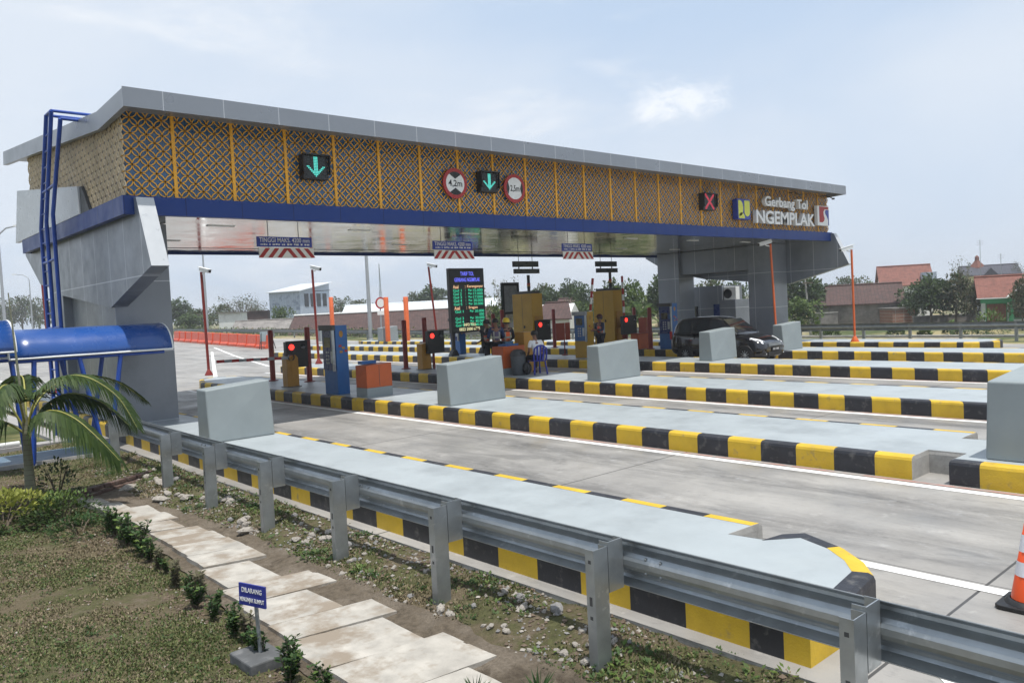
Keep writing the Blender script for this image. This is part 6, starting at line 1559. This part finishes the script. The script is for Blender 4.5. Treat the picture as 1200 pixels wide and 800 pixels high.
# ================================================================== village
YAWV = YAW-PI/2     # local -Y looks towards the road
def gable(name, label, px0, px1, yeave, yridge, depth, dpt, roofm, wallm, yaw=0., over=.35, cat='house', base=None, hipped=0.):
    pc = at((px0+px1)/2, (yeave+yridge)/2, depth); w_ = (px1-px0)*depth/F/2; ze = at((px0+px1)/2, yeave, depth).z; zr = at((px0+px1)/2, yridge, depth+dpt/2).z
    z0 = gh(pc.x, pc.y) if base is None else base
    t = thing(name, label, cat, (pc.x, pc.y, z0-.1), None, YAWV+yaw); he, hr = ze-z0+.1, zr-z0+.1
    m = MB(); m.prism([(0, 0), (dpt, 0), (dpt, he), (dpt/2, hr-.12), (0, he)], 'x', -w_+over, w_-over); wl_ = m.build('wall', wallm, t)
    th = .1; r = hipped*w_; m = MB()
    for y0, y1 in ((-over, dpt/2), (dpt+over, dpt/2)):
        ze_ = he-.02-(hr-he)*over/(dpt/2)*.0
        m.add([(-w_, y0, ze_), (w_, y0, ze_), (w_-r, y1, hr), (-w_+r, y1, hr), (-w_, y0, ze_-th), (w_, y0, ze_-th), (w_-r, y1, hr-th), (-w_+r, y1, hr-th)],
              [(0, 1, 2, 3), (4, 5, 6, 7), (0, 1, 5, 4), (1, 2, 6, 5), (2, 3, 7, 6), (3, 0, 4, 7)])
    rf = m.build('roof', roofm, t)
    m = MB(); m.tube([(-w_+r, dpt/2, hr+.03), (w_-r, dpt/2, hr+.03)], .11, 6); m.build('ridge', roofm, rf)
    return t, wl_, rf, w_, he, hr
def opening(parent, name, x0, x1, z0, z1, mat, y=-.03, frame=None):
    m = MB(); m.box(x0, x1, y, .001, z0, z1); o = m.build(name, mat, parent)
    if frame:
        m = MB(); m.box(x0-.08, x0, y-.02, .001, z0-.08, z1+.08); m.box(x1, x1+.08, y-.02, .001, z0-.08, z1+.08); m.box(x0, x1, y-.02, .001, z1, z1+.08); m.box(x0, x1, y-.02, .001, z0-.08, z0); m.build('frame', frame, o)
    return o
# brick farmhouse
t, wl_, rf, w_, he, hr = gable('farmhouse', 'low farmhouse with brown tiled roof and bare grey walls', 971, 1057, 355.5, 333.5, 78, 7, MAT['tile_brown'], MAT['old_wall'], -.36)
m = MB(); m.prism([(-1.4, he-1.3), (.3, he-.5), (.3, he-.62), (-1.4, he-1.42)], 'x', -w_-1.2, -w_+.3); 
m2 = MB(); m2.add([(-w_-1.2, -.2, he-.05), (-w_+.35, -.2, he-.05), (-w_+.35, 2.6, he+.75), (-w_-1.0, 2.6, he+.75)], [(0, 1, 2, 3)]); m2.add([(-w_-1.2, -.2, he-.13), (-w_+.35, -.2, he-.13), (-w_+.35, 2.6, he+.67), (-w_-1.0, 2.6, he+.67)], [(0, 1, 2, 3)]); m2.build('lean_to_roof', MAT['tile_brown'], t)
m = MB(); m.box(-w_-.9, -w_+.3, 0, 2.4, 0, he-.1); m.build('lean_to_wall', MAT['old_wall'], t)
def block(name, label, px0, px1, ytop, depth, dpt, mat, cat, yaw=0.):
    pc = at((px0+px1)/2, 380, depth); z0 = gh(pc.x, pc.y); h = at((px0+px1)/2, ytop, depth).z-z0+.1; w2 = (px1-px0)*depth/F/2
    t = thing(name, label, cat, (pc.x, pc.y, z0-.1), None, YAWV+yaw); m = MB(); m.box(-w2, w2, 0, dpt, 0, h); m.build('wall', mat, t, bevel=.03); return t, w2, h
t, w2, h = block('brick_shed', 'small red brick outbuilding with pale mortar beside the farmhouse', 1046, 1073, 361.5, 75, 2.5, MAT['brick_wall'], 'shed', .03)
m = MB(); m.box(-w2-.1, w2+.1, -.1, 2.6, h, h+.12); m.build('roof', MAT['old_wall'], t)
t, w2, h = block('yard_wall', 'long low weathered grey yard wall before the green house', 1071, 1146, 369.5, 73, .25, MAT['old_wall'], 'wall', .02)
m = MB(); m.box(-w2-.03, w2+.03, -.05, .3, h, h+.08); m.build('coping', MAT['raw_concrete'], t)
t, w2, h = block('yard_wall', 'short weathered grey yard wall left of the farmhouse', 948, 982, 367, 77, .25, MAT['old_wall'], 'wall')
m = MB(); m.box(-w2-.03, w2+.03, -.05, .3, h, h+.08); m.build('coping', MAT['raw_concrete'], t)
# red roofed house behind
t, wl_, rf, w_, he, hr = gable('red_roof_house', 'house with a large bright red tiled roof behind the farmhouse', 1033, 1092, 334, 311.5, 102, 8, MAT['tile_red'], MAT['white_wall'], -.36)
m = MB(); m.box(w_-1.5, w_+.12, -.55, 1.4, he+.35, he+1.5); m.build('dormer', MAT['corrugated'], rf)
opening(wl_, 'window', w_-2.4, w_-1.4, he-1.1, he-.3, MAT['glass_dark'], frame=MAT['white_paint'])
# green fronted house
t, wl_, rf, w_, he, hr = gable('green_house', 'village house with green porch, wooden doors and red tiled roof', 1150, 1222, 347.5, 323, 66, 6, MAT['tile_red'], MAT['white_wall'], -.47)
opening(wl_, 'folding_door', -w_+.7, -w_+2.1, .2, he-.55, MAT['wood_brown'], frame=MAT['green_wall'])
m = MB(); m.box(-w_+.2, -.1, -.9, -.75, he-.45, he-.1); m.build('porch_beam', MAT['green_wall'], t)
m = MB(); m.box(-w_-.1, -.2, -1.0, -.9, he-.1, he-.02); m.build('gutter', MAT['white_paint'], t)
pg = MB(); pw = 1.45; cx = .95
pg.add([(cx-pw, -1.6, he-.05), (cx, -1.6, he+1.15), (cx, 1.8, he+1.15), (cx-pw, .2, he-.05), (cx+pw, -1.6, he-.05), (cx+pw, .2, he-.05)], [(0, 1, 2, 3), (1, 4, 5, 2)]); pr2 = pg.build('porch_roof', MAT['tile_red'], t, fix=False); pr2.modifiers.new('t', 'SOLIDIFY').thickness = .08
m = MB(); m.tube([(cx-pw-.05, -1.65, he-.05), (cx, -1.65, he+1.17), (cx+pw+.05, -1.65, he-.05)], .09, 6); m.build('barge_board', MAT['white_paint'], pr2)
m = MB(); m.box(cx-1.3, cx+1.3, -1.5, -1.3, he-.65, he-.08); m.build('porch_beam', MAT['green_wall'], t)
for x in (cx-1.2, cx+1.2):
    m = MB(); m.box(x-.16, x+.16, -1.56, -1.24, 0, he-.65); m.build('porch_column', MAT['green_wall'], t)
opening(wl_, 'window', cx-.8, cx+.8, .9, he-.8, MAT['glass_dark'], frame=MAT['green_wall'])
for x in (-w_+.25, 2.0):
    m = MB(); m.box(x-.12, x+.12, -2.4, -2.15, 0, 1.1); m.build('gate_pier', MAT['old_wall'], t)
# dark blue roof behind
t, wl_, rf, w_, he, hr = gable('dark_roof_house', 'cream house with a long dark blue roof and small red turret', 1130, 1192, 321.5, 311, 120, 9, MAT['tile_dark'], MAT['cream_wall'], -.45)
m = MB(); m.lathe([(1.3, 0), (.5, .9), (.3, 1.2), (.3, 1.7), (.05, 2.0)], (-w_+2.6, 4.5, hr-.3), 4, smooth=False); m.build('turret', MAT['tile_red'], rf)
m = MB(); m.prism([(-.9, he), (.9, he), (0, he+1.0)], 'y', -.5, 3); q = m.build('dormer', MAT['tile_dark'], rf)
# house seen between the far legs
t, wl_, rf, w_, he, hr = gable('yellow_wall_house', 'house with yellow wall and white eaves seen between the far legs', 846, 884, 371, 354, 72, 6, MAT['tile_brown'], MAT['cream_wall'], .5)
m = MB(); m.box(-w_, w_, -.42, -.36, he-.16, he+.0); m.build('fascia', MAT['white_paint'], rf)
opening(wl_, 'door', -.4, .5, .1, he-.4, MAT['white_paint'])
gable('red_roof_house', 'red roof corner between the far legs and the wooden pole', 900, 934, 356, 342, 92, 6, MAT['tile_red'], MAT['old_wall'], .2)
# houses behind the middle lanes
t, wl_, rf, w_, he, hr = gable('brown_roof_house', 'white house with hipped brown roof behind the red two leaf board', 618, 671, 373.5, 355, 72, 7, MAT['tile_brown'], MAT['white_wall'], -.25, hipped=.45)
opening(wl_, 'window', .3, 1.0, .9, 1.9, MAT['mach_blue'], frame=MAT['white_paint'])
gable('red_roof_house', 'weathered roof peeping out of the trees above the brown roofed house', 648, 676, 361, 350, 98, 6, MAT['tile_brown'], MAT['old_wall'], -.3)
# long tiled hall and white shed
t, wl_, rf, w_, he, hr = gable('long_tiled_hall', 'very long low hall with a dark brown tiled roof behind the orange poles', 338, 586, 388, 365, 92, 9, MAT['tile_brown'], MAT['old_wall'], .07)
m = MB(); m.tube([(-w_, 4.5, hr+.1), (w_, 4.5, hr+.1)], .12, 6); m.build('white_coping', MAT['white_wall'], rf)
t, wl_, rf, w_, he, hr = gable('white_shed', 'long shed with a bright white metal roof behind the tiled hall', 400, 625, 366, 353, 118, 12, MAT['zinc_roof'], MAT['dark_grey'], .08)
# blue white building
pc = at(335, 385, 122); z0 = gh(pc.x, pc.y); t = thing('corrugated_building', 'two storey building clad in streaky blue and white sheets with a sloping roof', 'building', (pc.x, pc.y, z0-.2), None, YAWV-.42)
h1 = at(335, 342, 122).z-z0+.2; sc_ = 122/F; w2 = 22*sc_
m = MB(); m.prism([(-w2, 0), (w2, 0), (w2, h1), (-w2, h1)], 'y', 0, .15); wl_ = m.build('front_wall', MAT['corrugated'], t)
m = MB(); m.prism([(0.15, 0), (7.5, 0), (7.5, h1+1.2), (.15, h1)], 'x', w2-.15, w2); sw_ = m.build('side_wall', M('pale blue plaster', (.42, .48, .56), .7, var=.12), t)
m = MB(); m.prism([(0.15, 0), (7.5, 0), (7.5, h1+1.2), (.15, h1)], 'x', -w2, -w2+.15); m.build('side_wall', MAT['corrugated'], t)
m = MB(); m.prism([(-.4, h1-.05), (8, h1+1.32), (8, h1+1.44), (-.4, h1+.07)], 'x', -w2-.2, w2+.5); m.build('roof', MAT['zinc_roof'], t)
for k in range(4):
    m = MB(); m.box(w2+.001, w2+.05, 1.2+k*1.5, 2.2+k*1.5, h1-2.4, h1-.4); m.build('window', MAT['glass_dark'], sw_)
m = MB(); m.box(w2, w2+3.2, 3.4, 3.5, h1-.1, h1+.0); m.build('awning', MAT['dark_grey'], t)
t, w2, h = block('white_hut', 'small white walled hut left of the blue white building', 257, 282, 366.5, 108, 4, MAT['white_wall'], 'hut', .1)
m = MB(); m.prism([(-.3, h), (4.3, h), (4.3, h+.1), (-.3, h+.1)], 'x', -w2-.15, w2+.15); m.build('roof', MAT['old_wall'], t)
t, w2, h = block('brown_shed', 'flat topped dark brown shed adjoining the blue white building', 280, 314, 365, 128, 6, MAT['tile_brown'], 'shed', .1)
m = MB(); m.box(-w2-.2, w2+.2, -.2, 6.2, h, h+.1); m.build('roof', MAT['tile_brown'], t)
gable('grey_roof_house', 'low house with a plain grey roof before the blue white building', 270, 338, 386, 375.5, 98, 6, MAT['old_wall'], MAT['old_wall'], .1)

# ================================================================== posts and masts
lamp_m = M('lamp post grey', (.36, .38, .4), .45, metal=.4, var=.08)
def street_lamp(label, px, ybase, depth, h, arm, r=.11):
    p = at(px, ybase, depth); z0 = gh(p.x, p.y) if p.x > 33.3 or p.x < 4 else rz(p.y)
    t = thing('street_lamp', label, 'street lamp', (p.x, p.y, z0), 'tall grey street lamps'); m = MB(); m.tube([(0, 0, -.1), (0, 0, h*.5), (0, 0, h)], [r, r*.8, r*.55], 8); m.build('pole', lamp_m, t)
    d = RV*arm; m = MB(); m.tube([(0, 0, h-.02), tuple(d*.08+Vector((0, 0, h+.45))), tuple(d*.45+Vector((0, 0, h+.95))), tuple(d+Vector((0, 0, h+1.1)))], [r*.55, r*.5, r*.45, r*.4], 8); a = m.build('arm', lamp_m, t)
    m = MB(); m.obox(tuple(d*1.12+Vector((0, 0, h+1.12))), (.75, .28, .14), math.atan2(RV.y, RV.x)); m.build('lantern', MAT['white_plastic'], a); m = MB(); m.lathe([(.3, 0), (.3, .03), (r, .05)], n=8); m.build('base', lamp_m, t)
    return t
street_lamp('tall grey street lamp with curved arm at the left frame edge', 7, 396, 74, 10.3, 1.7, .16)
street_lamp('smaller distant street lamp with its arm turned away, left of the ladder', 39, 392, 140, 9.5, -2.3, .14)
street_lamp('thin grey street lamp rising behind the height limit sign side of the canopy', 243, 381, 96, 10.5, -1.8, .16)
street_lamp('thick grey street lamp in the middle, its top hidden by the canopy', 434, 386, 66, 10.5, -1.8, .18)
def mast(name, label, px, ytop, depth, r, mat, ybase=None, lean=0, cat='mast', lattice=False):
    p = at(px, 380, depth); z0 = gh(p.x, p.y); zt = at(px, ytop, depth).z; t = thing(name, label, cat, (p.x, p.y, z0))
    m = MB(); h = zt-z0
    if lattice:
        for k in range(3):
            a = k*2.094; m.tube([(.9*math.cos(a), .9*math.sin(a), 0), (.25*math.cos(a), .25*math.sin(a), h*.55), (.05*math.cos(a), .05*math.sin(a), h)], .07, 5)
        for i in range(14):
            z1_, z2_ = h*.55*i/14, h*.55*(i+1)/14; q1, q2 = .9-.65*i/14, .9-.65*(i+1)/14
            for k in range(3):
                a, b2 = k*2.094, (k+1)*2.094; m.tube([(q1*math.cos(a), q1*math.sin(a), z1_), (q2*math.cos(b2), q2*math.sin(b2), z2_)], .04, 4)
    else: m.tube([(0, 0, -.2), tuple(RV*lean+Vector((0, 0, h)))], [r, r*.7], 6)
    m.build('shaft', mat, t); return t, h
mast('lattice_mast', 'far thin lattice radio mast between the street lamp and the orange poles', 448, 309, 230, .1, MAT['galv_dull'], lattice=True)
t, h = mast('utility_pole', 'leaning pale wooden utility pole beneath the far bracket', 950, 327, 66, .11, M('weathered pole', (.27, .26, .24), .85, var=.15), lean=-.35, cat='utility pole')
m = MB(); m.obox((-.3, 0, h-.3), (.9, .08, .08), YAWV); m.build('cross_arm', MAT['bark'], t)
for lab, px, yt in (('thin tall aerial mast over the dark blue roof', 1150.5, 281), ('shorter aerial mast over the right end of the dark blue roof', 1174.5, 297)):
    t, h = mast('aerial', lab, px, yt, 118, .05, MAT['galv_dull'], cat='aerial')
    for k in range(3):
        m = MB(); m.tube([tuple(RV*-.5+Vector((0, 0, h-.2-.25*k))), tuple(RV*.5+Vector((0, 0, h-.2-.25*k)))], .02, 4); m.build('rod', MAT['galv_dull'], t)
cam_pole('red camera pole behind the blue ladder at the left island end', 5.75, 28.2, 4.1, (-.05, .1))
# road sign by the far island and small boards
t = thing('road_sign', 'round road sign seen from behind near the pair of orange poles', 'road sign', (30.9, 48.6, 0.28))
m = MB(); m.tube([(0, 0, -.1), (0, 0, 3.0)], .05, 8); m.build('post', lamp_m, t)
M3 = Matrix.Rotation(R(20), 3, 'Z')
m = MB(); m.prism([(.42*math.cos(2*PI*k/28), 2.7+.42*math.sin(2*PI*k/28)) for k in range(28)], 'y', -.09, -.055); d_ = m.build('disc', MAT['red_paint'], t); m = MB(); m.prism([(.31*math.cos(2*PI*k/28), 2.7+.31*math.sin(2*PI*k/28)) for k in range(28)], 'y', -.095, -.0905); m.build('centre', MAT['white_paint'], d_)
m = MB(); m.box(-.3, .3, -.08, -.055, 1.85, 2.15); m.build('plate', MAT['white_paint'], t)
t = thing('mesh_board', 'small grey framed board on legs beyond the water barriers', 'board', (24.9, 54.5, rz(54.5)))
m = MB(); m.box(-.45, .45, -.03, .03, .55, 1.25); m.build('panel', M('grey mesh', (.3, .36, .38), .5), t)
for x in (-.45, .45):
    m = MB(); m.tube([(x, .2, 0), (x*.8, 0, 1.3), ], .03, 6); m.tube([(x*1.2, -.3, 0), (x*.8, 0, 1.2)], .03, 6); m.build('leg', MAT['black_matt'], t)
# low pale wall beyond the roadside grass
t = thing('verge_wall', 'low pale concrete edging wall between the dry grass and the village', 'wall', (47.2, 20, -1.5)); m = MB(t); m.box(47.0, 47.3, -10, 62, -1.8, -.55); m.build('wall', M('pale concrete', (.42, .40, .37), .85, var=.2, vs=2, col2=(.25, .23, .2), lo=.5, hi=.65), t)
m = MB(t); m.box(46.96, 47.34, -10, 62, -.55, -.47); m.build('coping', MAT['raw_concrete'], t)

# low scrub along the far side of the guardrail: too dense to count
V = []; r_ = random.Random(61); mi = []
while len(mi) < 16000:
    y = r_.uniform(30, 175)**1.0; x = r_.uniform(36.2, 46.5)
    if mnoise.noise(Vector((x*.25, y*.1, 2))) < r_.uniform(-.3, .25) - (.25 if y > 48 else -.25): continue
    z = gh(x, y); hgt = r_.uniform(.0, .75)*(1+.6*mnoise.noise(Vector((x*.5, y*.2, 9)))); s_ = r_.uniform(.12, .3); a = r_.uniform(0, 6.28); e = r_.uniform(-.3, 1.1)
    d = Vector((math.cos(a)*math.cos(e), math.sin(a)*math.cos(e), math.sin(e))); q = d.cross(Vector((0, 0, 1))).normalized()*s_*.35; p = Vector((x, y, z+hgt))
    V += [tuple(p), tuple(p+d*s_*.5-q), tuple(p+d*s_), tuple(p+d*s_*.5+q)]; mi.append(r_.choice([0, 1, 1, 2, 3]))
tag(quads('roadside_scrub', np.array(V), [GREENS['dark_leaf'], GREENS['mid_leaf'], GREENS['light_leaf'], GREENS['straw']], mi=mi), kind='stuff')

# ================================================================== humid air
hz = MB(); hz.box(-420, 900, -420, 900, -14, 32); ho = hz.build('haze', [])
hm = bpy.data.materials.new('haze'); hm.use_nodes = True; ht = hm.node_tree; ht.nodes.remove(ht.nodes['Principled BSDF'])
pv = ht.nodes.new('ShaderNodeVolumePrincipled'); pv.inputs['Color'].default_value = (.93, .96, 1, 1); pv.inputs['Density'].default_value = .0008; pv.inputs['Anisotropy'].default_value = .2
ht.links.new(pv.outputs[0], ht.nodes['Material Output'].inputs['Volume']); ho.data.materials.append(hm); tag(ho, kind='stuff')
